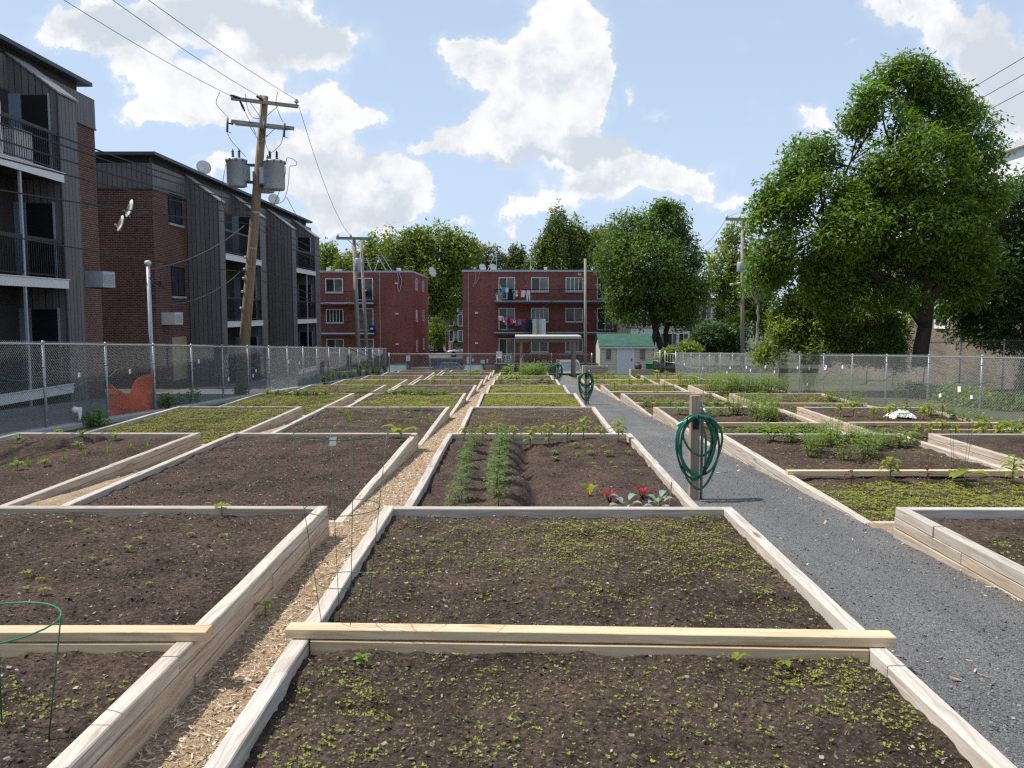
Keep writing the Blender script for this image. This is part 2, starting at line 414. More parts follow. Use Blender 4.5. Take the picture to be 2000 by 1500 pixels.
M['lf_dark'] = leafmat('dark_leaves', (.062, .128, .026), .38)
M['lf_maple'] = leafmat('maple_leaves', (.23, .28, .05), .45, c2=(.16, .23, .042))
M['lf_mdark'] = leafmat('deep_maple_leaves', (.14, .195, .046), .42)
M['lf_light'] = leafmat('light_leaves', (.20, .275, .048), .45)
M['lf_lime'] = leafmat('lime_leaves', (.15, .21, .028), .45)
M['lf_pale'] = leafmat('pale_leaves', (.155, .175, .085), .4)
M['lf_fir'] = leafmat('fir_leaves', (.075, .15, .03), .35)
M['sprout'] = leafmat('seedling_leaves', (.33, .365, .06), .42)
M['plant'] = leafmat('plant_leaves', (.20, .30, .05), .45)
M['plant_y'] = leafmat('yellow_green_leaves', (.27, .32, .032), .45)
M['tomato'] = leafmat('tomato_leaves', (.145, .235, .055), .42)
M['cabbage'] = leafmat('blue_cabbage_leaves', (.26, .32, .30), .25)
M['chard_red'] = leafmat('red_chard', (.42, .02, .045), .4)
M['chard_yel'] = leafmat('yellow_chard', (.27, .34, .03), .45)
M['chard_dk'] = leafmat('dark_red_leaves', (.10, .02, .018), .35)
M['stem'] = plain('plant_stem', (.12, .17, .04), .6)
M['bark'] = groundmat('bark', (.075, .058, .045), (.055, .044, .036), (.028, .022, .018), 6)
M['orange'] = plain('orange_plastic', (.95, .14, .03), .5)
# ================================================================== sky and sun
SUN_EL = R(58); SUN_DIR = Vector((-1, .10, 0)).normalized() * math.cos(SUN_EL) + Vector((0, 0, math.sin(SUN_EL)))
sun = bpy.data.lights.new('sun', 'SUN'); sun.energy = 4.2; sun.angle = R(.53); sun.color = (1, .955, .89)
so = bpy.data.objects.new('sun', sun); COL.objects.link(so)
so.rotation_euler = SUN_DIR.to_track_quat('Z', 'Y').to_euler(); so.location = (-30, 5, 60)
world = bpy.data.worlds.new('World'); scene.world = world; world.use_nodes = True
class WT(NT):
    def __init__(s): s.t = world.node_tree; s.t.nodes.clear(); s.out = s.t.nodes.new('ShaderNodeOutputWorld')
w = WT()
sky = w.t.nodes.new('ShaderNodeTexSky'); sky.sky_type = 'NISHITA'; sky.sun_disc = False
sky.sun_elevation = SUN_EL; sky.sun_rotation = R(-84); sky.air_density = 1.0; sky.dust_density = 1.6; sky.ozone_density = 1.0; sky.altitude = 50
dirv = w.n('TexCoord', out=0); sp = w.t.nodes.new('ShaderNodeSeparateXYZ'); w.set(sp.inputs[0], dirv)
yy = w.math('MAXIMUM', sp.outputs[1], .08)
P2 = w.n('CombineXYZ', {0: w.math('DIVIDE', sp.outputs[0], yy), 1: w.math('DIVIDE', sp.outputs[2], yy)})
wob = w.n('TexNoise', {'Vector': P2, 'Scale': 9.0, 'Detail': 7, 'Roughness': .60}, out=1)
wob2 = w.n('TexNoise', {'Vector': P2, 'Scale': 34.0, 'Detail': 6, 'Roughness': .62}, out=1)
def addv(a, b, k): 
    c = w.n('VectorMath', {0: b, 1: (.5, .5, .5)}, operation='SUBTRACT')
    return w.n('VectorMath', {0: c, 1: (k, k, 0), 2: a}, operation='MULTIPLY_ADD')
PW = addv(addv(P2, wob, .10), wob2, .045)
def gp(u, v): 
    d = at(u, v, 1.0) - Vector((0, 0, CZ)); return d.x, d.z
def blobsum(lst, sc_=1.0):
    acc = None
    for (u, v, ru, rv, *s) in lst:
        cx, cz = gp(u, v); rx, rz = ru / FPX * sc_, rv / FPX * sc_
        q = w.n('VectorMath', {0: PW, 1: (1 / rx, 1 / rz, 0), 2: (-cx / rx, -cz / rz, 0)}, operation='MULTIPLY_ADD')
        dt = w.n('VectorMath', {0: q, 1: q}, operation='DOT_PRODUCT', out=1)
        e = w.math('POWER', .42, dt)
        k = s[0] if s else 1.0
        acc = w.math('MULTIPLY', e, k) if acc is None else w.math('MULTIPLY_ADD', e, k, acc)
    return acc
CLOUDS = [(895, 68, 48, 34), (945, 110, 60, 45), (1000, 125, 60, 60), (1085, 45, 75, 70), (1130, 110, 80, 90), (1030, 210, 110, 80), (905, 262, 85, 34),
          (1090, 225, 90, 70), (830, 290, 50, 18), (1010, 290, 140, 26), (1175, 150, 28, 80), (930, 160, 45, 40), (1150, 285, 70, 22, .7),
          (1240, 178, 20, 26, .75), (1280, 214, 34, 16, .7), (1300, 226, 22, 9, .5),
          (1240, 318, 95, 32), (1150, 362, 100, 40), (1290, 352, 80, 34), (1372, 354, 46, 24), (1065, 402, 80, 24), (1000, 434, 60, 18), (1430, 396, 60, 24), (1330, 318, 20, 12, .6),
          (260, 130, 60, 36), (340, 170, 90, 46), (430, 175, 80, 60), (520, 170, 60, 50), (320, 222, 80, 22), (615, 185, 48, 22), (700, 218, 80, 24),
          (640, 270, 90, 46), (560, 320, 130, 40), (700, 325, 80, 36), (795, 350, 44, 36), (800, 390, 46, 30), (730, 410, 90, 30), (620, 385, 110, 44), (420, 310, 46, 18), (690, 440, 110, 22),
          (400, 30, 240, 60), (560, 60, 130, 60), (190, 30, 110, 40), (110, 66, 50, 18, .7), (640, 90, 60, 60, .7), (300, 70, 120, 40),
          (1850, 50, 100, 60), (1950, 130, 110, 70), (1750, 15, 70, 30), (1980, 230, 60, 40, .8), (1600, 250, 60, 30), (900, 447, 34, 9, .8), (1660, 76, 14, 9, .45),
          (60, 420, 160, 40), (-200, 120, 260, 90), (2260, 160, 260, 120), (1180, -160, 240, 60), (500, -200, 420, 90), (1750, -240, 260, 80)]
dens = blobsum(CLOUDS, .86)
fb = w.n('TexNoise', {'Vector': P2, 'Scale': 13.0, 'Detail': 9, 'Roughness': .66}, out=0)
dens = w.math('MULTIPLY_ADD', w.math('SUBTRACT', fb, .5), .6, dens)
vor = w.n('TexVoronoi', {'Vector': addv(P2, wob2, .05), 'Scale': 17.0, 'Smoothness': .35}, out=0, feature='SMOOTH_F1')
vor2 = w.n('TexVoronoi', {'Vector': addv(P2, wob2, .03), 'Scale': 46.0, 'Smoothness': .3}, out=0, feature='SMOOTH_F1')
bil = w.math('MULTIPLY_ADD', w.math('SUBTRACT', .42, vor2), .45, w.math('SUBTRACT', .42, vor))
dens = w.math('MULTIPLY_ADD', bil, .62, dens)
mask = w.n('MapRange', {0: dens, 1: .46, 2: .74, 3: 0.0, 4: 1.0}, interpolation_type='SMOOTHSTEP')
soft = w.n('MapRange', {0: dens, 1: .10, 2: .9, 3: 0.0, 4: .36}, interpolation_type='SMOOTHSTEP')
mask = w.math('MAXIMUM', mask, soft)
mask = w.math('MULTIPLY', mask, w.n('MapRange', {0: sp.outputs[1], 1: .08, 2: .2, 3: 0.0, 4: 1.0}))
mask = w.math('MULTIPLY', mask, w.n('MapRange', {0: sp.outputs[2], 1: .0, 2: .05, 3: 0.0, 4: 1.0}))
GREYS = [(420, 30, 230, 45), (580, 70, 90, 45), (220, 40, 80, 22), (1165, 280, 80, 22), (1000, 305, 130, 11), (1080, 165, 40, 30, .4), (900, 120, 40, 40, .35), (650, 330, 100, 40, .55), (620, 420, 150, 34, .5), (440, 232, 120, 20, .4),
         (1230, 360, 120, 18, .5), (1940, 120, 60, 110, .9), (1990, 200, 60, 60, .8), (760, 420, 60, 20, .4)]
gray = blobsum(GREYS)
fb2 = w.n('TexNoise', {'Vector': P2, 'Scale': 16.0, 'Detail': 7, 'Roughness': .6}, out=0)
gray = w.math('MULTIPLY_ADD', w.math('SUBTRACT', fb2, .44), 1.5, gray)
fb3 = w.n('TexNoise', {'Vector': PW, 'Scale': 30.0, 'Detail': 6, 'Roughness': .62}, out=0)
gray = w.math('MULTIPLY_ADD', w.math('SUBTRACT', fb3, .45), 1.3, gray)
gray = w.math('MULTIPLY_ADD', bil, -.85, gray)
gray = w.math('MULTIPLY_ADD', w.math('SUBTRACT', dens, 1.0), .22, gray)
gray = w.n('MapRange', {0: gray, 1: 0.0, 2: 1.2, 3: 0.0, 4: 1.0}, interpolation_type='SMOOTHSTEP')
SK = .1
ccol = w.mix(gray, (.85 / SK, .85 / SK, .86 / SK), (.55 / SK, .605 / SK, .67 / SK))
# the blue of the sky, paler towards the ground (a thin veil of haze in the air far away)
el = w.n('MapRange', {0: sp.outputs[2], 1: 0.0, 2: .42, 3: .80, 4: .58})
skyc = w.mix(el, sky.outputs[0], (.56 / SK, .70 / SK, .90 / SK))
fin = w.mix(mask, skyc, ccol)
bg = w.n('Background', {0: fin, 1: SK}); w.t.links.new(bg, w.out.inputs[0])
scene.view_settings.view_transform = 'Standard'; scene.view_settings.look = 'None'; scene.view_settings.exposure = 0.26; scene.view_settings.gamma = 1
scene.cycles.max_bounces = 6; scene.cycles.diffuse_bounces = 3; scene.cycles.glossy_bounces = 2; scene.cycles.transmission_bounces = 3; scene.cycles.transparent_max_bounces = 4
scene.cycles.use_denoising = False; scene.cycles.pixel_filter_type = 'BLACKMAN_HARRIS'; scene.cycles.filter_width = 1.3; scene.cycles.sample_clamp_indirect = 6.0
# ================================================================== ground
CX = {'a': (-8.30, -5.25), 'b': (-4.72, -1.66), 'c': (-1.17, 1.86), 'd': (3.28, 6.27), 'e': (6.75, 9.75)}
FL, FR = -9.29, 10.6                       # the two long fences
ROWS = {'a': 9, 'b': 9, 'c': 8, 'd': 7, 'e': 7}
def far(n): return 7.12 + 6.45 * (n - 1)
def near(n): return .75 if n == 1 else far(n - 1) + .58
def ztop(n): return -.08 - .295 * (n - 1)
def ground_z(x, y):
    z = gz(y)
    if -9.2 < x < 10.5 and -1.5 < y < 59: z -= .16
    if 60.85 < y < 73.55: z = -3.97
    return z
xs = [-500, -120, -60, -30, -13, -9.25, -9.15, -5, -1, 3, 7, 10.45, 10.55, 15, 30, 60, 120, 500]
ys = [-60, -12, -1.6, -1.4, 3, 8] + [12 + 4 * i for i in range(12)] + [58.9, 59.1, 60.8, 60.9, 64, 68, 73.5, 73.6, 80, 95, 120, 180, 300, 800]
mb = MB()
for y in ys:
    for x in xs: mb.v.append((x, y, ground_z(x, y)))
nx = len(xs)
for j in range(len(ys) - 1):
    for i in range(nx - 1): mb.face((j * nx + i, j * nx + i + 1, (j + 1) * nx + i + 1, (j + 1) * nx + i))
tag(mb.build('ground', M['ground']), kind='structure')
def strip(name, x0, x1, y0, y1, zf, mat, amp=.02, st=.12, sc=3.0, seed=0):
    nx = max(2, int((x1 - x0) / st)); ny = max(2, int((y1 - y0) / st))
    X, Y = np.meshgrid(np.linspace(x0, x1, nx + 1), np.linspace(y0, y1, ny + 1))
    Z = zf(X, Y) + (fbm(X * sc, Y * sc, seed) - .45) * 2 * amp
    V = np.stack([X, Y, Z], -1).reshape(-1, 3)
    i = np.arange(ny)[:, None] * (nx + 1) + np.arange(nx)[None]
    F = np.stack([i, i + 1, i + nx + 2, i + nx + 1], -1).reshape(-1, 4)
    return V, F
gzn = lambda Y: -.02 - SL * np.clip(Y, -2, 72)
def chips_on(x0, x1, y0, y1, zf, n, p=1.5, lmax=.042):
    y = y0 + (y1 - y0) * rng.random(n) ** p; x = x0 + (x1 - x0) * rng.random(n)
    C = np.stack([x, y, zf(x, y) + .004 + .012 * rng.random(n)], 1)
    a = rng.random(n) * 2 * np.pi
    D = np.stack([np.cos(a), np.sin(a), rng.normal(size=n) * .22], 1); D = unit(D); S = unit(np.cross(D, np.stack([rng.normal(size=n) * .5, rng.normal(size=n) * .5, np.ones(n)], 1)))
    L = .009 + (lmax - .009) * rng.random(n) ** 2.4
    return rects(C, D, S, L, L * (.12 + .22 * rng.random(n)))
V, F = strip('p', 1.80, 3.33, -1.5, 55, lambda X, Y: gzn(Y) + .012 - .03 * np.abs(X - 2.57), M['gravel'], .012, .14)
n1 = len(F)
# loose stones lying on the path, near part only
n = 9000
y = 3.4 + 12 * rng.random(n) ** 1.6; x = 1.9 + rng.random(n) * 1.38
C = np.stack([x, y, gzn(y) + .012 - .03 * np.abs(x - 2.57) + (fbm(x * 3, y * 3, 0) - .45) * .024 + .004], 1)
D = rand_dirs(n); D[:, 2] *= .3; D = unit(D); S = unit(np.cross(D, rand_dirs(n, 1.5)))
s_ = .004 + .009 * rng.random(n) ** 2
V2, F2 = rects(C, D, S, s_ * 1.3, s_)
zpath = lambda X, Y: gzn(Y) + .012 - .03 * np.abs(X - 2.57) + (fbm(X * 3, Y * 3, 0) - .45) * .024
V3, F3 = chips_on(1.9, 3.25, 3.2, 22, zpath, 170, 1.3, .06); V4, F4 = chips_on(3.06, 3.27, 4, 30, zpath, 420, 1.4, .05); V5, F5 = chips_on(1.87, 2.0, 3.5, 30, zpath, 160, 1.4, .04)
nb = [len(V), len(V2), len(V3), len(V4)]
gp_o = np_mesh('gravel_path', np.concatenate([V, V2, V3, V4, V5]), np.concatenate([F, F2 + nb[0], F3 + sum(nb[:2]), F4 + sum(nb[:3]), F5 + sum(nb)]), [M['gravel'], M['stone'], M['chip']],
               tint=np.concatenate([np.ones(n1), rng.random(n), rng.random(750)]), midx=np.concatenate([np.zeros(n1), np.ones(n), np.full(750, 2)]), smooth=np.concatenate([np.ones(n1), np.zeros(n + 750)]).astype(bool))
tag(gp_o, kind='structure')
def chip_path(x0, x1, y0, y1, zf, n, name='wood_chip_path', seed=3):
    f = lambda X, Y: zf(X, Y)
    V, F = strip('w', x0 - .03, x1 + .03, y0, y1, f, None, .014, .06 if y1 - y0 < 3 else .10, 5, seed)
    g = lambda X, Y: zf(X, Y) + (fbm(X * 5, Y * 5, seed) - .45) * .028
    V2, F2 = chips_on(x0, x1, y0, y1, g, n)
    o = np_mesh(name, np.concatenate([V, V2]), np.concatenate([F, F2 + len(V)]), [M['mulch'], M['chip']],
                tint=np.concatenate([np.ones(len(F)), rng.random(len(F2))]), midx=np.concatenate([np.zeros(len(F)), np.ones(len(F2))]),
                smooth=np.concatenate([np.ones(len(F)), np.zeros(len(F2))]).astype(bool))
    return tag(o, kind='structure')
zchip = lambda X, Y: np.minimum(gzn(Y) - .005, -.325)
chip_path(-1.66, -1.17, .3, 58.6, zchip, 60000)
chip_path(-5.25, -4.72, 3, 58.6, lambda X, Y: np.minimum(gzn(Y) - .02, -.30), 5000)
chip_path(6.27, 6.75, 3, 49, lambda X, Y: gzn(Y) - .02, 5000)
for k, rows in CX.items():
    for n_ in range(1, ROWS[k]):
        chip_path(rows[0] + .01, rows[1] - .01, far(n_) + .01, near(n_ + 1) - .01, lambda X, Y, q=far(n_): np.full_like(X, gz(q + .3) - .015), 700 if n_ < 3 else 250)
V, F = strip('d', FL + .1, -8.33, 0, 59, lambda X, Y: gzn(Y) - .01, None, .02, .25)
tag(np_mesh('dirt_strip', V, F, M['ground'], smooth=True), kind='structure')
V, F = strip('d', 9.78, FR - .05, 0, 56, lambda X, Y: gzn(Y) - .01, None, .02, .25)
V2, F2 = chips_on(9.8, 10.5, 8, 54, lambda X, Y: gzn(Y) - .0, 3000)
tag(np_mesh('wood_chip_border', np.concatenate([V, V2]), np.concatenate([F, F2 + len(V)]), [M['mulch'], M['chip']], tint=rng.random(len(F) + len(F2)), midx=np.concatenate([np.zeros(len(F)), np.ones(len(F2))])), kind='structure')
# kerb under the left fence, lane and parking beyond
mb = MB(); mb.beam((FL - .05, 0, gz(0) + .02), (FL - .05, 59, gz(59) + .02), .28, .16, .02)
tag(mb.build('concrete_kerb', M['concrete']), kind='structure')
V, F = strip('l', -14.0, FL - .25, -10, 72, lambda X, Y: gzn(Y) + .01, None, .02, .6)
tag(np_mesh('alley', V, F, M['alley'], smooth=True), kind='structure')
mb = MB(); mb.quad([(-40, 60.95, -3.94), (60, 60.95, -3.94), (60, 73.48, -3.94), (-40, 73.48, -3.94)])
mb.quad([(-9.6, 78, gz(78) + .02), (-5.2, 78, gz(78) + .02), (-5.2, 102, gz(99) + .02), (-9.6, 102, gz(99) + .02)])
mb.quad([(-60, 102, gz(99) + .02), (60, 102, gz(99) + .02), (60, 116, gz(99) + .02), (-60, 116, gz(99) + .02)])
tag(mb.build('parking_lot', M['asphalt']), kind='structure')
# ================================================================== raised beds
ORD = ['', 'nearest', 'second', 'third', 'fourth', 'fifth', 'sixth', 'seventh', 'eighth', 'ninth', 'tenth']
WHERE = {'a': 'by the left fence', 'b': 'left of the chip aisle', 'c': 'between aisle and gravel path',
         'd': 'right of the gravel path', 'e': 'by the right fence'}
BEDS = {}
def soil_z(k, n, X, Y):
    x0, x1 = CX[k]; zt = ztop(n); s = n * 7 + ord(k)
    dp = {('b', 1): .055, ('c', 1): .06, ('c', 2): .075, ('d', 1): .07}.get((k, n), .05)
    z = zt - dp + (fbm(X * 1.1, Y * 1.1, s, 3) - .45) * .05 + (fbm(X * 6, Y * 6, s + 5, 4) - .47) * (.075 if n < 3 else .05) + (fbm(X * 17, Y * 17, s + 3, 2) - .36) * .022
    edge = np.minimum(np.minimum(X - x0, x1 - X), np.minimum(Y - near(n), far(n) - Y))
    z = z - .03 * np.exp(-np.maximum(edge, 0) / .12)
    if (k, n) == ('c', 2):
        cx = .22 + (Y - 7.5) * -.025 + .05 * np.sin(Y * 2.1)
        z = z - .14 * np.exp(-((X - cx) / .10) ** 2) + .055 * np.exp(-((X - cx + .3) / .2) ** 2) - .05 * np.exp(-((X - cx - .35) / .3) ** 2)
        z = z + .03 * np.exp(-((X + .62) / .16) ** 2) + .03 * np.exp(-((X - 1.1) / .4) ** 2)
        z = z + (fbm(X * 3.3, Y * 3.3, s + 9, 3) - .45) * .06
    if (k, n) == ('a', 2):
        z = z - .10 * np.exp(-((X + 7.4 - .35 * (Y - 11.3)) / .13) ** 2) + .05 * np.exp(-((X + 7.8 - .35 * (Y - 11.3)) / .2) ** 2)
    if (k, n) == ('c', 1):
        z = z - .045 * np.exp(-(((X + .62) / .3) ** 2 + ((Y - 3.55) / .07) ** 2)) - .05 * np.exp(-(((X + .75) / .12) ** 2 + ((Y - 6.5) / .1) ** 2)) - .035 * np.exp(-(((X - .4) / .7) ** 2 + ((Y - 5.0 - .1 * np.sin(X * 5)) / .06) ** 2))
    if (k, n) == ('b', 1):
        z = z - .03 * np.exp(-(((X + 2.2) / .35) ** 2 + ((Y - 4.85) / .05) ** 2)) + .05 * np.exp(-(((X + 4.3) / .6) ** 2 + ((Y - 6.6) / .3) ** 2))
    return z
def make_bed(k, n, desc):
    x0, x1 = CX[k]; y0, y1 = near(n), far(n); zt = ztop(n)
    B = thing('raised_bed', f'{desc}, {WHERE[k]}, {ORD[n]} one', 'raised bed', ((x0 + x1) / 2, (y0 + y1) / 2, zt - .28), 'raised beds of the allotment')
    BEDS[(k, n)] = B
    W = .09; rows = 3
    wm = M['timber_grey'] if (k in 'c' or (k in 'de' and n < 3 and rnd.random() < .4)) else M['timber']
    for sx, x in ((0, x0 + W / 2), (1, x1 - W / 2)):
        mb = MB()
        for r in range(rows):
            zc = zt - .045 - r * .0925
            cuts = [y0]
            c = y0 + (2.0 if r % 2 else 3.1) + rnd.uniform(-.3, .3)
            if (k, n, sx, r) == ('b', 1, 1, 0): c = 3.93
            while c < y1 - .6: cuts.append(c); c += 2.9 + rnd.uniform(-.2, .2)
            cuts.append(y1)
            for a, b in zip(cuts, cuts[1:]):
                j = rnd.uniform(-.003, .003)
                mb.beam((x + j, a + .002, zc), (x + rnd.uniform(-.006, .006), b - .002, zc), W, .0885, .006 if n < 4 else .004, 0, .005, None, rnd.uniform(.0, .45) if r == 0 else rnd.uniform(.35, 1.0))
        mb.build('side_board', wm, B)
    for y in (y0 + W / 2, y1 - W / 2):
        mb = MB()
        for r in range(rows):
            zc = zt - .046 - r * .0925
            mb.beam((x0 + W + .002, y, zc), (x1 - W - .002, y + rnd.uniform(-.004, .004), zc), W, .0885, .006 if n < 4 else .004, 0, .002)
        mb.build('end_board', wm, B)
    # soil
    st = .022 if n == 1 else .042 if n == 2 else .06 if n < 5 else .11
    a0, a1, b0, b1 = x0 + W - .01, x1 - W + .01, (max(y0 + W - .01, 2.2) if n == 1 else y0 + W - .01), y1 - W + .01
    nx, ny = int((a1 - a0) / st), int((b1 - b0) / st)
    X, Y = np.meshgrid(np.linspace(a0, a1, nx + 1), np.linspace(b0, b1, ny + 1))
    V = np.stack([X, Y, soil_z(k, n, X, Y)], -1).reshape(-1, 3)
    i = np.arange(ny)[:, None] * (nx + 1) + np.arange(nx)[None]
    F = np.stack([i, i + 1, i + nx + 2, i + nx + 1], -1).reshape(-1, 4)
    T = np.ones(len(F)); MI = np.zeros(len(F)); SM = np.ones(len(F), bool)
    # chips and clods in the soil
    nc = {('b', 1): 15000, ('b', 2): 13000, ('c', 1): 13000, ('c', 2): 5000, ('a', 2): 3000, ('d', 1): 1800, ('d', 2): 3500, ('b', 3): 2500, ('c', 3): 2500}.get((k, n), 900)
    yy = b0 + (b1 - b0) * rng.random(nc) ** (1.25 if n == 1 else 1.1); xx = a0 + (a1 - a0) * rng.random(nc)
    C = np.stack([xx, yy, soil_z(k, n, xx, yy) + .002 + .006 * rng.random(nc)], 1)
    ang = rng.random(nc) * 6.283
    D = unit(np.stack([np.cos(ang), np.sin(ang), rng.normal(size=nc) * .3], 1)); S = unit(np.cross(D, np.stack([rng.normal(size=nc) * .6, rng.normal(size=nc) * .6, np.ones(nc)], 1)))
    L = (.005 + .021 * rng.random(nc) ** 2.8) * (1 if n < 3 else 1.5)
    V2, F2 = rects(C, D, S, L, L * (.25 + .5 * rng.random(nc)))
    t2 = rng.random(nc) ** 1.9
    F = np.concatenate([F, F2 + len(V)]); V = np.concatenate([V, V2])
    np_mesh('soil', V, F, [M['soil'], M['fleck']], B, tint=np.concatenate([T, t2]), midx=np.concatenate([MI, np.ones(len(F2))]), smooth=np.concatenate([SM, np.zeros(len(F2), bool)]))
    return B
DESC = {('a', 1): 'weathered raised bed', ('a', 2): 'raised bed with trench and small starts', ('a', 3): 'raised bed fuzzy with dry seedlings',
        ('b', 1): 'large brown raised bed with board across', ('b', 2): 'raised bed of bare coarse soil', ('b', 3): 'raised bed with grassy sprouts',
        ('c', 1): 'big raised bed speckled with green seedlings', ('c', 2): 'raised bed with furrow, tomatoes and chard', ('c', 3): 'raised bed thinly sprinkled with seedlings',
        ('c', 4): 'raised bed densely covered in seedlings', ('c', 5): 'raised bed evenly covered in seedlings',
        ('d', 1): 'raised bed with a two-beam timber corner', ('d', 2): 'raised bed of seedlings and leafy crops', ('d', 3): 'raised bed with low bean rows',
        ('e', 2): 'bare raised bed with tall timber side', ('e', 3): 'raised bed of peppers and white bag'}
for k in 'abcde':
    for n in range(1, ROWS[k] + 1):
        if (k, n) in (('e', 1),): continue
        make_bed(k, n, DESC.get((k, n), 'timber raised bed'))
# seedlings: one mass nobody could count
SP = {('c', 1): (1500, .0082, .44), ('c', 3): (260, .014, .50), ('c', 4): (520, .018, .36), ('c', 5): (520, .02, .36), ('b', 1): (700, .0090, .50), ('b', 3): (70, .016, .5), ('b', 4): (420, .018, .38),
      ('b', 5): (150, .02, .5), ('a', 3): (480, .017, .36), ('a', 4): (430, .019, .38), ('a', 5): (300, .02, .45), ('a', 6): (330, .02, .4), ('a', 7): (200, .02, .45), ('a', 2): (10, .016, .5), ('d', 2): (1000, .0125, .30), ('d', 1): (380, .012, .4),
      ('d', 4): (150, .02, .5), ('d', 3): (90, .016, .5), ('d', 5): (200, .02, .45), ('d', 6): (260, .022, .4), ('d', 7): (260, .022, .4), ('e', 4): (170, .02, .45), ('e', 3): (60, .018, .5), ('e', 5): (200, .02, .4), ('e', 6): (260, .022, .4), ('e', 7): (260, .022, .4), ('b', 6): (120, .02, .5), ('b', 7): (160, .02, .5), ('c', 6): (160, .02, .5), ('c', 7): (160, .02, .5)}
VV, FF, TT = [], [], []; off = 0
for (k, n), (den, sz, thr) in SP.items():
    x0, x1 = CX[k]; x0 += .13; x1 -= .13; y0, y1 = near(n) + .13, far(n) - .13
    if n == 1: y0 = 2.4
    N = int((x1 - x0) * (y1 - y0) * den * 2.2)
    x = x0 + (x1 - x0) * rng.random(N); y = y0 + (y1 - y0) * rng.random(N)
    dm = .5 * fbm(x * 1.25, y * 1.25, n * 13 + ord(k), 3) + .5 * fbm(x * 6, y * 6, n * 5 + 2, 3)
    p = np.clip((dm - thr + .10) / .2, .05 if thr > .45 else .16 if (k, n) == ('c', 1) else .12, 1)
    if (k, n) == ('c', 1): p *= np.where(y < 3.95, 1.0, np.where(y < 5.4, .5, .75)) * np.where((x < .2) & (y > 4.1), .5, 1.0)
    if (k, n) == ('b', 1): p = np.where(y < 3.85, p * 2.4, .008)
    if (k, n) == ('d', 2): p = np.where(y < 9.75, p, .05)
    if (k, n) == ('d', 1): p = np.where(y < 6.3, p, .02)
    if (k, n) == ('c', 3): p = np.clip(p * (.35 + 1.0 * vn(x * 1, y * 9, 4)), 0, 1)
    ok = rng.random(N) < p; x, y = x[ok], y[ok]; N = len(x)
    z = soil_z(k, n, x, y)
    nl = 3
    x = np.repeat(x, nl); y = np.repeat(y, nl); z = np.repeat(z, nl)
    hgt = (.6 + 1.3 * rng.random(N)) * sz
    C = np.stack([x, y, z + np.repeat(hgt, nl) * 1.0], 1)
    a = np.repeat(rng.random(N) * 6.28, nl) + np.tile(np.arange(nl) * 2.09, N) + rng.normal(size=N * nl) * .4
    D = unit(np.stack([np.cos(a), np.sin(a), .15 + .5 * rng.random(N * nl)], 1)); S = unit(np.cross(D, np.stack([np.zeros(N * nl), np.zeros(N * nl), np.ones(N * nl)], 1)) + rng.normal(size=(N * nl, 3)) * .2)
    L = sz * (.7 + .6 * rng.random(N * nl)) * np.repeat(.55 + 1.3 * rng.random(N) ** 2.2, nl); V, F = kites(C, D, S, L, L * .85)
    VV.append(V); FF.append(F + off); off += len(V)
    tt = (.75 + .5 * rng.random(N)) * (.82 if k == 'a' else 1.0)
    TT.append(np.repeat(tt, nl))
tag(np_mesh('seedling_cover', np.concatenate(VV), np.concatenate(FF), M['sprout'], tint=np.concatenate(TT)), kind='stuff')
# boards lying across the beds
def board(p0, p1, label, w=.09, h=.05, mat='plank'):
    mb = MB(); p0 = Vector(p0); p1 = Vector(p1); mb.beam(p0, p1, w, h, .004, 0, .003)
    return tag(mb.build('divider_board', M[mat], None, (p0 + p1) / 2), label, 'board', 'boards dividing the beds')
z1 = ztop(1)
board((-1.20, 4.20, z1 + .028), (1.90, 4.10, z1 + .032), 'new pale pine board laid over the rims of the nearest middle bed', .10, .052)
board((-1.07, 4.165, z1 - .048), (1.76, 4.065, z1 - .048), 'lower pine board wedged beneath the top one in the nearest middle bed', .045, .085)
board((-4.7, 4.10, z1 + .028), (-1.60, 4.16, z1 + .028), 'pale pine board on the bed rim behind the near green wire hoop', .10, .052)
board((-4.6, 4.065, z1 - .048), (-1.76, 4.125, z1 - .048), 'lower pine board in soil beneath the one behind the wire hoop', .045, .085)
for n in range(2, 8):
    y = (near(n) + far(n)) / 2 - (.55 if n == 2 else .35); zt = ztop(n)
    board((3.30, y, zt + .015), (6.30, y + .02, zt + .015), f'pale pine divider board across the bed right of the gravel path, {ORD[n - 1] if n > 2 else "nearest"} such', .09, .07)
for n in range(3, 8):
    y = (near(n) + far(n)) / 2 - (.2 if n == 3 else .3); zt = ztop(n)
    board((6.76, y, zt + .015), (9.78, y - .02, zt + .015), f'pine divider board across a bed along the right fence, {ORD[n - 2]} from the camera', .09, .06)
board((8.0, 16.0, ztop(3) + .0), (10.0, 15.85, ztop(3) + .02), 'short thin pale board lying in the bed before the white bag', .05, .04)
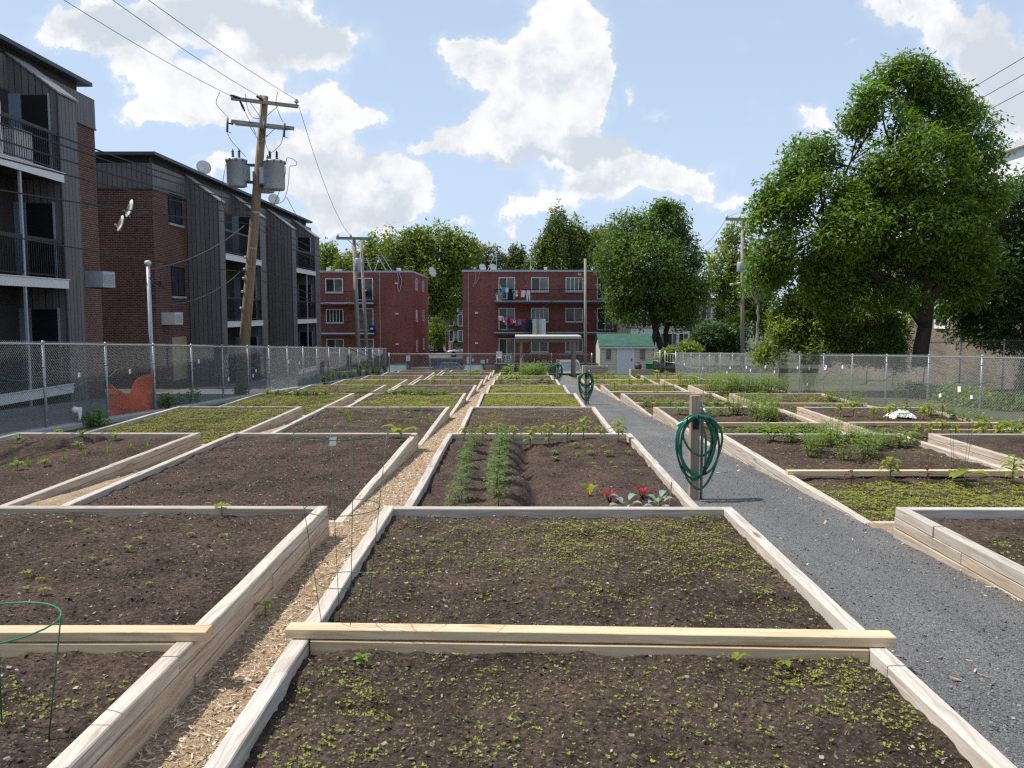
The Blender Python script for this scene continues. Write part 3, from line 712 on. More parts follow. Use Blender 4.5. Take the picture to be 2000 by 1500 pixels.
# ================================================================== fences
def chain_fence(p0, p1, h, label, post_step=2.45, z0=gz, dia=.062, rail_r=.021, wr=.0026, post0=0.0, rail_mat='galv', bottom=.04):
    """chain-link run from p0 to p1 (x, y)"""
    p0 = Vector((*p0, 0)); p1 = Vector((*p1, 0)); L = (p1 - p0).length; d = (p1 - p0) / L
    def pt(s, zz): q = p0 + d * s; return Vector((q.x, q.y, z0(q.y) + zz))
    F = thing('chain_link_fence', label, 'fence', pt(0, 0))
    nrm = Vector((-d.y, d.x, 0))
    s = post0
    while s <= L + .01:
        mb = MB(); big = s < .01 or s > L - 1
        mb.tube([pt(s, -.2), pt(s, h + (.06 if big else .0))], .036 if big else .027, 8)
        mb.lathe([(.034, 0), (.036, .02), (.02, .045), (.004, .05)], pt(s, h - .01), 8)
        for q in (.25, .8, 1.3): mb.lathe([(.031, -.012), (.033, 0), (.031, .012)], pt(s, q), 8)
        mb.build('fence_post', M['galv'], F, smooth=True); s += post_step
    mb = MB(); k = max(1, int(L / 6)); mb.tube([pt(L * i / k, h - .03 + (.012 * math.sin(i * 2.1))) for i in range(k + 1)], rail_r, 8)
    mb.build('top_rail', M[rail_mat], F, smooth=True)
    # diamond mesh: two families of straight wires
    H = h - bottom; pts = []
    n = int((L + H) / dia)
    side = Vector((nrm.x, nrm.y, 0)) * .03
    for fam in (1, -1):
        for i in range(n):
            a = -H + i * dia if fam == 1 else i * dia
            b = a + H * fam
            ta, tb = 0.0, 1.0
            lo, hi = 0, L
            if fam == 1:
                if a < lo: ta = (lo - a) / (b - a)
                if b > hi: tb = (hi - a) / (b - a)
            else:
                if a > hi: ta = (hi - a) / (b - a)
                if b < lo: tb = (lo - a) / (b - a)
            if tb - ta < .01: continue
            sa, sb = a + (b - a) * ta, a + (b - a) * tb
            pts.append((pt(sa, bottom + (H + .03) * ta) + side, pt(sb, bottom + (H + .03) * tb) + side))
    A = np.array([p[0] for p in pts]); B = np.array([p[1] for p in pts])
    D = unit(B - A); N1 = np.array([[nrm.x, nrm.y, 0]]) * np.ones((len(A), 1)); N2 = np.cross(D, N1)
    offs = [N1 * wr, -N1 * wr * .5 + N2 * wr * .87, -N1 * wr * .5 - N2 * wr * .87]
    V = np.concatenate([np.stack([A + o for o in offs], 1), np.stack([B + o for o in offs], 1)], 1).reshape(-1, 3)
    base = np.arange(len(A))[:, None] * 6
    F4 = np.concatenate([base + np.array([[0, 1, 4, 3]]), base + np.array([[1, 2, 5, 4]]), base + np.array([[2, 0, 3, 5]])])
    np_mesh('wire_mesh', V, F4, M['wire'], F)
    return F
fence_left = chain_fence((FL, -1.5), (FL, 58.8), 1.78, 'tall galvanised chain-link fence along the dark apartment buildings', post0=.5)
fence_right = chain_fence((FR, -1.5), (FR, 55.6), 1.50, 'lower galvanised chain-link fence beneath the big ash tree', post0=.9)
fence_back = chain_fence((FL + .1, 59.0), (5.3, 59.6), 1.42, 'far chain-link fence in front of the red brick blocks', post_step=2.9, dia=.11)
chain_fence((16.8, 40), (16.8, 22), 2.0, 'second chain-link fence beyond the ash trunk before the tan building', post_step=2.8, dia=.11, rail_mat='darkgrey')
# gate at the far right corner
g = thing('metal_gate', 'galvanised frame gate at the far end of the right fence', 'gate', (FR, 55.8, gz(55.8)))
for q, (a, b) in enumerate((((10.6, 55.8), (10.2, 57.6)), ((9.9, 57.9), (9.4, 59.3)))):
    mb = MB(); za = gz(57)
    A = Vector((*a, za)); B = Vector((*b, za)); Z = Vector((0, 0, 1))
    for p in (A, B): mb.tube([p, p + Z * 1.62], .04, 8)
    for zz in (.15, .85, 1.45): mb.tube([A + Z * zz, B + Z * zz], .026, 6)
    for i in range(1, 4): mb.tube([A.lerp(B, i / 4) + Z * .15, A.lerp(B, i / 4) + Z * 1.45], .012, 5)
    mb.build('gate_leaf', M['galv'], g, smooth=True)
mb = MB()
for i in range(9): mb.beam((8.75 + i * .075, 60.2 - i * .05, gz(60)), (8.75 + i * .075, 60.2 - i * .05, gz(60) + 1.75), .055, .03, .003)
for zz in (.3, 1.4): mb.beam((8.7, 60.26, gz(60) + zz), (9.45, 59.8, gz(60) + zz), .03, .06, .003)
tag(mb.build('picket_fence', M['darkgrey'], None, (9.1, 60, gz(60))), 'dark narrow picket screen between shed and metal gate', 'fence')
# ================================================================== dark apartment buildings
XI, XO = -15.6, -14.09
def apartment(label, y0, y1, zr, bays, xback=-26.0, winbrick=()):
    """three storeys; zr roof height; bays = [(near fin y0,y1, far fin y0,y1)]"""
    g0 = gz((y0 + y1) / 2)
    B = thing('apartment_building', label, 'building', (XI, y0, gz(y0)))
    zb = zr - 1.5                                     # bottom of the siding band
    z3, z2, z1 = zr - 3.94, zr - 7.2, zr - 10.46        # balcony floors
    mb = MB(); mb.box(xback, XI, y0, y1, gz(y1) - .6, zb); mb.build('brick_wall', M['brick_dark'], B)
    mb = MB(); mb.box(xback + .02, XI + .03, y0 - .03, y1 + .03, zb + .002, zr - .43); mb.build('siding_band', M['clad'], B)
    mb = MB(); mb.box(xback, XI + .05, y0 - .05, y1 + .05, zb - .03, zb + .03); mb.build('drip_edge', M['darkgrey'], B)
    mb = MB(); mb.box(xback + .5, XI - .12, y0 + .12, y1 - .9, zr - .43, zr - .13); mb.build('soffit', M['soffit'], B)  # near-black colour paints in the shadow band below the roof edge
    mb = MB(); mb.box(xback - .2, XI + .30, y0 - .3, y1 - .6, zr - .13, zr); mb.build('roof', M['darkgrey'], B)
    for (a0, a1, b0, b1) in bays:
        for (f0, f1, isfar) in ((a0, a1, 0), (b0, b1, 1)):
            # fin wall with a sloping top: outer edge lower than the inner
            mb = MB(); zl, zh = zr - 1.46, zr - .34
            zg = gz(f1) - .5
            P = [(XI + .031, zg), (XO, zg), (XO, zl), (XI + .031, zh)]
            for y, flip in ((f0, 0), (f1, 1)):
                q = [(x, y, z) for x, z in P]; mb.quad(q if not flip else q[::-1], 0)
            mb.quad([(XO, f0, zg), (XO, f1, zg), (XO, f1, zl), (XO, f0, zl)], 0)
            fin = mb.build('fin_wall', M['clad'], B)
            cb = MB(); off = .02
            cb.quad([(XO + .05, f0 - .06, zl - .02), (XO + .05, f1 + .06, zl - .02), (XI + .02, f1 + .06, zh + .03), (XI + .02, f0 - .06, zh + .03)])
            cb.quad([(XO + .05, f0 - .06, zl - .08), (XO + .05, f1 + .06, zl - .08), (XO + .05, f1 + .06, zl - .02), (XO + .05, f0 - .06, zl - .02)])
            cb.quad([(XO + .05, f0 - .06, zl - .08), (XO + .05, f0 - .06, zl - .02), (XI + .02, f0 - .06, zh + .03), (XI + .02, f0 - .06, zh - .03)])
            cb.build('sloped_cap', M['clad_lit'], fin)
            cb = MB(); cb.box(XO - .03, XO + .025, f0 - .025, f0 + .05, zg, zl - .08); cb.build('corner_trim', M['darkgrey'], fin)
        # recess lining, dark glazing, and floors
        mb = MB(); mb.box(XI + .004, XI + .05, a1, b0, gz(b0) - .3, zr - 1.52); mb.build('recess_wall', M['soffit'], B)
        yw0, yw1 = a1 + .5, b0 - 1.3
        for z in (z3, z2, z1):
            if z < gz(b0) - .8: continue
            db = MB(); db.box(XI + .06, XI + .10, yw0 + .05, yw1 - .05, z + .05, z + 2.35); pd = db.build('patio_door', M['glass'], B)
            db = MB()
            for y in (yw0, (yw0 + yw1) / 2, yw1): db.box(XI + .05, XI + .13, y - .035, y + .035, z + .02, z + 2.4)
            db.box(XI + .05, XI + .13, yw0 - .035, yw1 + .035, z + 2.4, z + 2.48); db.build('door_frame', M['darkgrey'], pd)
            # door in the far fin, its pale leaf swung open
            db = MB(); db.box(XI + .42, XO - .28, b0 - .03, b0 - .004, z + .04, z + 2.35); dk = db.build('doorway', M['dark'], B)
            db = MB(); db.box(XI + .02, XI + .40, b0 - .085, b0 - .035, z + .04, z + 2.38); db.build('door_leaf', M['paledoor'], dk)
            db = MB(); db.box(XO - .28, XO - .23, b0 - .05, b0 - .004, z + .04, z + 2.4); db.build('door_post', M['greymetal'], dk)
        for i, z in enumerate((z3, z2, z1)):
            if z < gz(b0) - .3: continue
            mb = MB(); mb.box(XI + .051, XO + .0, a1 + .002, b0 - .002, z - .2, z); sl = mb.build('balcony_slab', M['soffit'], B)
            mb = MB(); mb.box(XO, XO + .04, a1 - .02, b0 + .12, z - .27, z + .0); mb.box(XO - .02, XO + .07, a1 - .02, b0 + .16, z, z + .025); mb.build('fascia', M['white'], sl)
            rb = MB(); zt = z + 1.2
            rb.box(XO - .06, XO - .01, a1, b0, zt - .1, zt); rb.box(XO - .05, XO - .02, a1, b0, z + .10, z + .14)
            y = a1 + .06
            while y < b0: rb.box(XO - .044, XO - .028, y - .008, y + .008, z + .14, zt - .1); y += .115
            rb.build('railing', M['black'], sl)
        mb = MB(); ym = b0 - 2.1; mb.box(XO - .07, XO + .0, ym - .035, ym + .035, gz(ym) - .3, z3 - .23); mb.build('balcony_post', M['greymetal'], B)
    for (wy0, wy1, wz0, wz1, kind) in winbrick:
        mb = MB(); mb.box(XI - .02, XI + .012, wy0, wy1, wz0, wz1); wn = mb.build('window', M['ply' if kind == 'ply' else 'glass'], B)
        if kind == 'ply': tag(wn, 'boarded window of raw plywood'); continue
        fb_ = MB(); t = .06
        for (q0, q1, r0, r1) in ((wy0 - t, wy0, wz0 - t, wz1 + t), (wy1, wy1 + t, wz0 - t, wz1 + t), (wy0, wy1, wz1, wz1 + t), (wy0, wy1, wz0 - t, wz0), ((wy0 + wy1) / 2 - .025, (wy0 + wy1) / 2 + .025, wz0, wz1)):
            fb_.box(XI, XI + .03, q0, q1, r0, r1)
        fb_.build('frame', M['black'], wn)
        fb_ = MB(); fb_.box(XI, XI + .09, wy0 - .1, wy1 + .1, wz0 - .16, wz0 - .065); fb_.build('sill', M['concrete'], wn)
    return B
bA = apartment('nearest dark apartment block with brown metal siding, balconies and pale swung doors', 3.0, 31.1, 9.82, [(15.1, 16.1, 25.9, 27.0), (3.8, 4.8, 12.7, 13.7)])
bB = apartment('second dark apartment block with satellite dishes, behind the leaning transformer pole', 35.8, 63.0, 8.37, [(39.4, 40.2, 45.6, 46.7), (52.0, 53.0, 57.8, 59.3)],
               winbrick=[(37.45, 38.8, 5.68, 6.88, 'g'), (37.5, 38.85, 2.42, 3.62, 'g'), (37.3, 38.9, -1.46, .5, 'ply')])
# white graffiti scrawl low on the second block
mb = MB(); gy = 34.0
for s in range(5):
    pts = [Vector((XO + .012, 39.8 + (t - 3) * .07 + .05 * math.sin(t * 2.3 + s), -1.4 + s * .22 + .12 * math.sin(t * 1.9 + s * 1.7))) for t in range(0, 8)]
    mb.tube(pts, .014, 4)
tag(mb.build('graffiti', M['offwhite'], bB), 'pale scrawled graffiti')
# air conditioners and dishes
def ac_unit(c, ax, label, mat='offwhite'):
    o = thing('air_conditioner', label, 'air conditioner', c)
    c = Vector(c); mb = MB(); mb.box(c.x, c.x + .6, c.y - .42, c.y + .42, c.z - .27, c.z + .27); mb.build('casing', M[mat], o)
    mb = MB()
    for i in range(7): mb.box(c.x + .6, c.x + .615, c.y - .36, c.y + .36, c.z - .18 + i * .055, c.z - .15 + i * .055)
    mb.build('grille', M['greymetal'], o)
    mb = MB(); mb.beam((c.x, c.y - .25, c.z - .29), (c.x + .55, c.y - .25, c.z - .29), .03, .03); mb.beam((c.x, c.y + .25, c.z - .29), (c.x + .55, c.y + .25, c.z - .29), .03, .03); mb.build('bracket', M['darkgrey'], o)
ac_unit(at(176, 546, 28.4) + Vector((.05, 0, 0)), 0, 'grey box air conditioner jutting from the nearest dark block', 'pvc')
p = at(322, 622, 36.7); ac_unit((XI, 36.7, p.z), 0, 'white air conditioner on the brick corner of the second dark block')
def dish(c, r, facing, label, pole=None):
    o = thing('satellite_dish', label, 'satellite dish', c); c = Vector(c); f = Vector(facing).normalized()
    mb = MB(); prof = [(r * q, .28 * r * q * q) for q in (.02, .3, .55, .8, 1.0)] + [(r * 1.0, .28 * r + .012), (r * .5, .085 * r + .02), (.02, .02)]
    mb.lathe(prof, c, 18, 0, f); mb.build('reflector', M['offwhite'], o, smooth=True)
    mb = MB(); e = c + f * r * .95 + Vector((0, 0, -r * .35)); mb.tube([c + Vector((0, 0, -r * .9)) + f * .2 * r, e], .014, 5); mb.lathe([(.03, 0), (.035, .05), (.02, .08)], e, 8, 0, -f); mb.build('feed_arm', M['offwhite'], o)
    mb = MB(); b = pole or [c - f * .02, c - f * .12, c - f * .12 + Vector((0, 0, -r * 1.5))]; mb.tube(b, .022, 6); mb.build('mast', M['darkgrey'], o)
wy = 35.72
c1 = at(258, 409, wy - .5); dish(c1, .40, (-.9, -.75, .35), 'upper white satellite dish on the brick end wall', [c1, c1 + Vector((.12, .2, -.3)), at(266, 440, wy - .25), at(266, 452, wy - .1)])
c2 = at(240, 438, wy - .5); dish(c2, .36, (-.9, -.75, .35), 'lower white satellite dish on the brick end wall', [c2, c2 + Vector((.12, .2, -.25)), at(250, 470, wy - .2), at(256, 474, wy - .05)])
c3 = at(397, 328, 41.2); dish(c3, .36, (.55, -.8, .3), 'white satellite dish on the roof edge left of the transformers', [c3, c3 + Vector((-.15, .1, -.3)), c3 + Vector((-.5, .1, -.62))])
c4 = at(534, 390, 52.2); dish(c4, .36, (.55, -.8, .3), 'white satellite dish on the roof edge right of the leaning pole', [c4, c4 + Vector((-.15, .1, -.3)), c4 + Vector((-.5, .1, -.62))])
# ================================================================== red brick blocks
def win(B, axis, c, w, h, kind, wallpos, name='window', pane='glass', inner='white'):
    """window or sliding door on a wall facing -Y at y = wallpos; c = (x, z) centre"""
    x, z = c; y = wallpos
    mb = MB(); mb.box(x - w / 2, x + w / 2, y - .03, y + .02, z - h / 2, z + h / 2); o = mb.build(name, M[pane], B)
    f = MB(); t = .07
    for (a, b, lo, hi) in ((x - w / 2 - t, x - w / 2, z - h / 2 - t, z + h / 2 + t), (x + w / 2, x + w / 2 + t, z - h / 2 - t, z + h / 2 + t), (x - w / 2, x + w / 2, z + h / 2, z + h / 2 + t), (x - w / 2, x + w / 2, z - h / 2 - t, z - h / 2)):
        f.box(a, b, y - .07, y, lo, hi)
    for q in ({'slide': (0,), 'win': (0,), 'triple': (-.25, 0, .25), 'grid': (-.3, -.1, .1, .3)}[kind]):
        f.box(x + q * w - .03, x + q * w + .03, y - .055, y - .031, z - h / 2, z + h / 2)
    f.build('frame', M[inner], o)
    if name == 'window':
        s = MB(); s.box(x - w / 2 - .14, x + w / 2 + .14, y - .12, y - .002, z - h / 2 - .18, z - h / 2 - .072); s.build('sill', M['concrete'], o)
    if kind in ('slide', 'win') and pane == 'glass':
        s = MB(); s.box(x + .05, x + w / 2 - .02, y - .036, y - .0302, z - h / 2 + .02, z + h / 2 - .02); s.build('curtain', M['glass_pale'], o)
    return o
def zz(v, y): return CZ + (HOR - v) * y / FPX
def xx(u, y): return (u - VPX) * y / FPX
# right block
Y = 74.0
bR = thing('brick_block', 'red brick three-storey block with laundry on its balconies', 'building', (xx(903, Y), Y, gz(Y)))
x0, x1, zr = xx(904, Y), xx(1228, Y), zz(532, Y)
mb = MB(); mb.box(x0, x1, Y, Y + 14, zz(712, Y), zr); mb.build('brick_wall', M['brick_red'], bR)
mb = MB(); mb.box(x0 + .03, x1, Y + .05, Y + 14, -4.2, zz(712, Y)); mb.build('foundation', M['concrete'], bR)
mb = MB(); mb.box(x0 - .06, x1, Y - .06, Y + 14, zr, zz(528, Y)); mb.build('roof_edge', M['greymetal'], bR)
for v0, v1 in ((544, 583), (603, 643), (662, 702)):
    win(bR, 0, (xx(990, Y), (zz(v0, Y) + zz(v1, Y)) / 2), 29 * Y / FPX, zz(v0, Y) - zz(v1, Y), 'slide', Y, 'sliding_door')
    win(bR, 0, (xx(1181, Y), (zz(v0, Y) + zz(v1, Y)) / 2), 29 * Y / FPX, zz(v0, Y) - zz(v1, Y), 'slide', Y, 'sliding_door')
for (u, v, k, pn) in ((1054, 556, 'win', 'glass'), (1054, 615, 'triple', 'glass_pale'), (1054, 674, 'win', 'glass_pale'), (1121, 556, 'triple', 'glass_pale'), (1121, 615, 'win', 'glass'), (1121, 674, 'triple', 'glass_pale')):
    win(bR, 0, (xx(u, Y), zz(v, Y)), 31 * Y / FPX, 24 * Y / FPX, k, Y, 'window', pn)
for v in (588, 649, 709):
    xb0, xb1 = xx(967, Y), xx(1212, Y); z = zz(v, Y - 1.2)
    mb = MB(); mb.box(xb0, xb1, Y - 1.25, Y - .002, z - .2, z); sl = mb.build('balcony', M['darkgrey'], bR)
    mb = MB(); mb.box(xb0 - .02, xb1 + .02, Y - 1.29, Y - 1.25, z - .06, z + .03); mb.build('edge_strip', M['greymetal'], sl)
    if v > 700: continue
    rb = MB(); rb.box(xb0, xb1, Y - 1.23, Y - 1.20, z + .98, z + 1.02)
    for i in range(int((xb1 - xb0) / .16)): rb.box(xb0 + i * .16, xb0 + i * .16 + .012, Y - 1.225, Y - 1.21, z + .02, z + .98)
    for q in (xb0, xb1): rb.box(q - .015, q + .015, Y - 1.23, Y, z + .98, z + 1.02)
    rb.build('railing', M['black'], sl)
mb = MB(); xq = xx(1204, Y); mb.box(xq, xx(1227, Y), Y - 1.35, Y - .003, zz(720, Y), zz(614, Y)); mb.build('siding_column', M['vsiding'], bR)
mb = MB()
for (u, v) in ((931, 611), (931, 670), (1131, 537)): mb.box(xx(u - 3, Y), xx(u + 3, Y), Y - .12, Y, zz(v + 1.5, Y), zz(v - 1.5, Y))
mb.build('wall_vent', M['white'], bR)
for (u, v, w, h) in ((914, 704, 5, 12), (924, 703, 4, 5), (943, 706, 8, 7), (952, 705, 3, 8)):
    mb = MB(); mb.box(xx(u - w / 2, Y), xx(u + w / 2, Y), Y - .22, Y, zz(v + h / 2, Y), zz(v - h / 2, Y)); mb.build('meter_box', M['offwhite'], bR)
mb = MB(); mb.tube([Vector((xx(929, Y), Y - .1, zr)), Vector((xx(929, Y), Y - .1, zz(550, Y))), Vector((xx(924, Y), Y - .1, zz(561, Y)))], .02, 4); mb.tube([Vector((xx(937, Y), Y - .1, zr)), Vector((xx(935, Y), Y - .1, zz(545, Y))), Vector((xx(928, Y), Y - .1, zz(557, Y)))], .02, 4); mb.tube([Vector((xx(915, Y), Y - .05, zr)), Vector((xx(915, Y), Y - .05, zz(705, Y)))], .03, 4)
mb.build('service_cable', M['pvc'], bR)
for (u, v, w, kind) in ((958, 522, 2, 0), (1067, 520, 5, 1), (1031, 526, 10, 1), (1096, 527, 9, 1)):
    mb = MB(); z = zz(528, Y)
    mb.box(xx(u - w / 2, Y), xx(u + w / 2, Y), Y + 2, Y + 2.5, z, zz(v, Y)); mb.build('roof_vent', M['offwhite'], bR)
for (u, v) in ((942, 524), (963, 524)):
    c = Vector((xx(u, Y + .5), Y + .5, zz(v, Y + .5))); dish(c, .33, (.5, -.85, .3), f'pale satellite dish on the right red block roof, {"left" if u < 950 else "right"} of the two', [c, c + Vector((0, .2, -.1)), c + Vector((0, .2, -.3))])
def antenna(u, y, vb, vt, label, lean=0):
    b = Vector((xx(u, y), y, zz(vb, y))); o = thing('roof_antenna', label, 'antenna', b)
    t = b + Vector((lean, 0, zz(vt, y) - zz(vb, y))); mb = MB(); mb.tube([b, t], .028, 5); mb.build('mast', M['pvc'], o)
    mb = MB(); d = (t - b)
    for q, hw in ((.62, .5), (.78, .42), (.93, .3)): mb.tube([b + d * q - Vector((hw, 0, -.05)), b + d * q + Vector((hw, 0, .05))], .014, 4)
    mb.build('crossbar', M['pvc'], o)
antenna(953, Y + 4, 530, 500, 'leaning pale antenna on the right red block, left of the dishes', .6)
antenna(970, Y + 4, 530, 497, 'upright pale antenna on the right red block, above the sliding doors')
antenna(1036, Y + 5, 530, 502, 'thin upright antenna on the right red block above the middle windows')
# left block
Y2 = 76.0
bL = thing('brick_block', 'red brick three-storey block with small side windows beside the far fence', 'building', (xx(808, Y2), Y2, gz(Y2)))
x0, x1, zr = -22.0, xx(806, Y2), zz(533, Y2)
mb = MB(); mb.box(x0, x1, Y2, Y2 + 13.5, -4.2, zr); mb.build('brick_wall', M['brick_red'], bL)
mb = MB(); mb.box(x0, x1 + .06, Y2 - .06, Y2 + 13.5, zr, zz(529.5, Y2)); mb.build('roof_edge', M['greymetal'], bL)
for v, k in ((558, 'win'), (617, 'grid'), (675, 'win')):
    win(bL, 0, (xx(654.5, Y2), zz(v, Y2)), 31 * Y2 / FPX, 24 * Y2 / FPX, k, Y2, 'window')
for v0, v1 in ((545, 585), (604, 644), (663, 704)):
    win(bL, 0, (xx(714, Y2), (zz(v0, Y2) + zz(v1, Y2)) / 2), 29 * Y2 / FPX, zz(v0, Y2) - zz(v1, Y2), 'slide', Y2, 'sliding_door', 'glass_pale' if v0 > 600 else 'glass')
for v in (591, 650):
    xb0, xb1 = -20.0, xx(735, Y2); z = zz(v, Y2 - 1.2)
    mb = MB(); mb.box(xb0, xb1, Y2 - 1.25, Y2 - .002, z - .2, z); sl = mb.build('balcony', M['darkgrey'], bL)
    mb = MB(); mb.box(xb0, xb1 + .02, Y2 - 1.29, Y2 - 1.25, z - .12, z + .02); mb.build('edge_strip', M['greymetal'], sl)
    rb = MB(); rb.box(xb0, xb1, Y2 - 1.23, Y2 - 1.2, z + .98, z + 1.02)
    for i in range(int((xb1 - xb0) / .16)): rb.box(xb0 + i * .16, xb0 + i * .16 + .012, Y2 - 1.225, Y2 - 1.21, z + .02, z + .98)
    rb.build('railing', M['black'], sl)
for yy_ in (79.0, 84.5):
    for v in (556, 616, 674):
        z = zz(v, 80); mb = MB(); mb.box(x1 - .02, x1 + .03, yy_ - .45, yy_ + .45, z - .55, z + .45); wn = mb.build('window', M['glass'], bL)
        mb = MB()
        for (a, b, c, d) in ((-.5, -.43, -.6, .5), (.43, .5, -.6, .5), (-.43, .43, .43, .5), (-.43, .43, -.6, -.53)): mb.box(x1, x1 + .07, yy_ + a, yy_ + b, z + c, z + d)
        mb.build('frame', M['white'], wn)
mb = MB()
for (u, v) in ((776, 613), (776, 672), (776, 554)): mb.box(xx(u - 3.5, Y2), xx(u + 3.5, Y2), Y2 - .12, Y2, zz(v + 1.5, Y2), zz(v - 1.5, Y2))
mb.build('wall_vent', M['offwhite'], bL)
mb = MB(); mb.box(xx(793, Y2), xx(801, Y2), Y2 - .15, Y2, zz(705, Y2), zz(694, Y2)); mb.build('meter_box', M['white'], bL)
mb = MB(); mb.tube([Vector((xx(743, Y2), Y2 - .05, zr)), Vector((xx(743, Y2), Y2 - .05, zz(705, Y2)))], .035, 4)
mb.tube([Vector((xx(776, Y2), Y2 - .1, zz(524, Y2))), Vector((xx(780, Y2), Y2 - .1, zz(545, Y2))), Vector((xx(778, Y2), Y2 - .1, zz(562, Y2))), Vector((xx(781, Y2), Y2 - .1, zz(571, Y2)))], .035, 4)
mb.tube([Vector((xx(778, Y2), Y2 - .1, zz(524, Y2))), Vector((xx(787, Y2), Y2 - .1, zz(548, Y2))), Vector((xx(782, Y2), Y2 - .1, zz(570, Y2)))], .03, 4); mb.build('service_cable', M['pvc'], bL)
for (u, v, w) in ((638, 522, 6), (658, 526, 12), (777, 523, 7)):
    mb = MB(); mb.box(xx(u - w / 2, Y2), xx(u + w / 2, Y2), Y2 + 1, Y2 + 1.5, zz(530, Y2), zz(v, Y2)); mb.build('roof_vent', M['offwhite'], bL)
for (u, vt, ln, nm) in ((728, 505, -.5, 'leftmost'), (733, 504, .5, 'second'), (757, 498, -.9, 'third'), (768, 498, -1.0, 'rightmost')): antenna(u, Y2 + 3, 531, vt, f'pale bent antenna on the left red block roof, {nm} of four', ln)
c = Vector((xx(844, Y2 + 6), Y2 + 6, zz(533, Y2 + 6))); dish(c, .5, (.8, -.6, .3), 'white satellite dish on an arm off the left red block corner', [c, c + Vector((-.1, .1, -.45)), Vector((x1, Y2 + 6, zz(541, Y2 + 6)))])
# bits on the left block's balconies
o = thing('plastic_bin', 'blue plastic tub on the middle balcony of the left red block', 'tub', (xx(727, Y2 - .8), Y2 - .8, zz(650, Y2 - 1)))
mb = MB(); mb.lathe([(.24, 0), (.30, .62), (.33, .64), (.33, .7), (.29, .7)], o.location, 14); mb.build('tub_body', plain('blue_plastic', (.03, .06, .22), .4), o, smooth=True)
mb = MB(); mb.box(o.location.x - .12, o.location.x + .12, o.location.y - .31, o.location.y - .28, o.location.z + .3, o.location.z + .45); mb.build('handle', M['white'], o)
o = thing('barbecue', 'black covered barbecue on the top balcony of the left red block', 'barbecue', (xx(718, Y2 - .7), Y2 - .7, zz(591, Y2 - 1)))
l = o.location; mb = MB(); mb.box(l.x - .45, l.x + .45, l.y - .3, l.y + .3, l.z + .55, l.z + .85); mb.build('firebox', M['black'], o)
mb = MB(); mb.lathe([(.3, -.42), (.3, .42)], (l.x, l.y, l.z + .9), 12, 0, (1, 0, 0)); mb.build('lid', M['black'], o, smooth=True)
for sx in (-.4, .4):
    mb = MB(); mb.box(l.x + sx - .03, l.x + sx + .03, l.y - .25, l.y + .25, l.z, l.z + .55); mb.build('leg', M['darkgrey'], o)
# ------------------------------------------------------------------ tan building with white upper storey on the right
bT = thing('tan_building', 'tan brick building with white upper storey behind the big ash', 'building', (21, 22, gz(30)))
XT = 21.0
mb = MB(); mb.box(XT, XT + 14, 18, 58, gz(58) - .5, 5.4); mb.build('brick_wall', M['brick_tan'], bT)
mb = MB(); mb.box(XT - .05, XT + 14, 17.9, 58.1, 5.4, 8.45); mb.build('upper_storey', M['white'], bT)
mb = MB(); mb.box(XT - .3, XT + 14.2, 17.7, 58.3, 8.45, 8.65); mb.build('roof_edge', M['offwhite'], bT)
for (u, v0, v1) in ((1836, 598, 636), (1902, 588, 626), (1762, 612, 640)):
    y = XT / ((u - VPX) / FPX); z0_, z1_ = zz(v1, y), zz(v0, y)
    mb = MB(); mb.box(XT - .03, XT + .02, y - .6, y + .6, z0_, z1_); wn = mb.build('window', M['glass'], bT)
    mb = MB()
    for (a, b, c, d) in ((-.7, -.6, -.1, .1), (.6, .7, -.1, .1)): mb.box(XT - .08, XT, y + a, y + b, z0_ - .1, z1_ + .1)
    mb.box(XT - .08, XT, y - .6, y + .6, z1_, z1_ + .12); mb.box(XT - .12, XT, y - .6, y + .6, z0_ - .14, z0_); mb.build('frame', M['white'], wn)
mb = MB(); mb.box(XT - 1.4, XT - .051, 22, 40, 5.15, 5.4); sl = mb.build('balcony', M['greymetal'], bT)
mb = MB(); mb.box(XT - 1.38, XT - 1.33, 22, 40, 6.35, 6.41); y = 22
while y < 40: mb.box(XT - 1.365, XT - 1.345, y, y + .02, 5.4, 6.35); y += .13
mb.build('railing', M['black'], sl)
for y in (26.5, 31.5, 38):
    mb = MB(); mb.box(XT - .1, XT - .052, y - .9, y + .9, 5.5, 7.5); wn = mb.build('window', M['glass'], bT)
mb = MB(); mb.box(XT - 1.5, XT - 1.44, 20, 30, gz(27) + .3, gz(27) + 1.6)
# row of cream houses behind the mid tree, grey block between the red ones
def far_house(name, label, x0, x1, y, z1, mat, wins, dep=10, z0=None):
    o = thing(name, label, 'building', ((x0 + x1) / 2, y, gz(y)))
    mb = MB(); mb.box(x0, x1, y, y + dep, gz(y) - .3, z1); mb.build('wall', M[mat], o)
    mb = MB(); mb.box(x0 - .15, x1 + .15, y - .15, y + dep, z1, z1 + .25); mb.build('roof', M['darkgrey'], o)
    for (wx, wz, ww, wh) in wins: win(o, 0, (wx, wz), ww, wh, 'win', y, 'window')
Y3 = 104.0
far_house('row_house', 'cream row houses glimpsed beneath the round tree beside the shed', xx(1225, Y3), xx(1345, Y3), Y3, zz(560, Y3), 'offwhite', [(xx(u, Y3), zz(v, Y3), 1.1, 1.6) for u in (1240, 1262, 1290, 1312, 1334) for v in (585, 625, 664)])
far_house('row_house', 'pale tan row houses behind shrubs right of the round tree', xx(1355, Y3), xx(1480, Y3), Y3 + 4, zz(585, Y3), 'vsiding', [(xx(u, Y3), zz(v, Y3), 1.1, 1.6) for u in (1368, 1392, 1420, 1448) for v in (610, 650)])
Y4 = 128.0
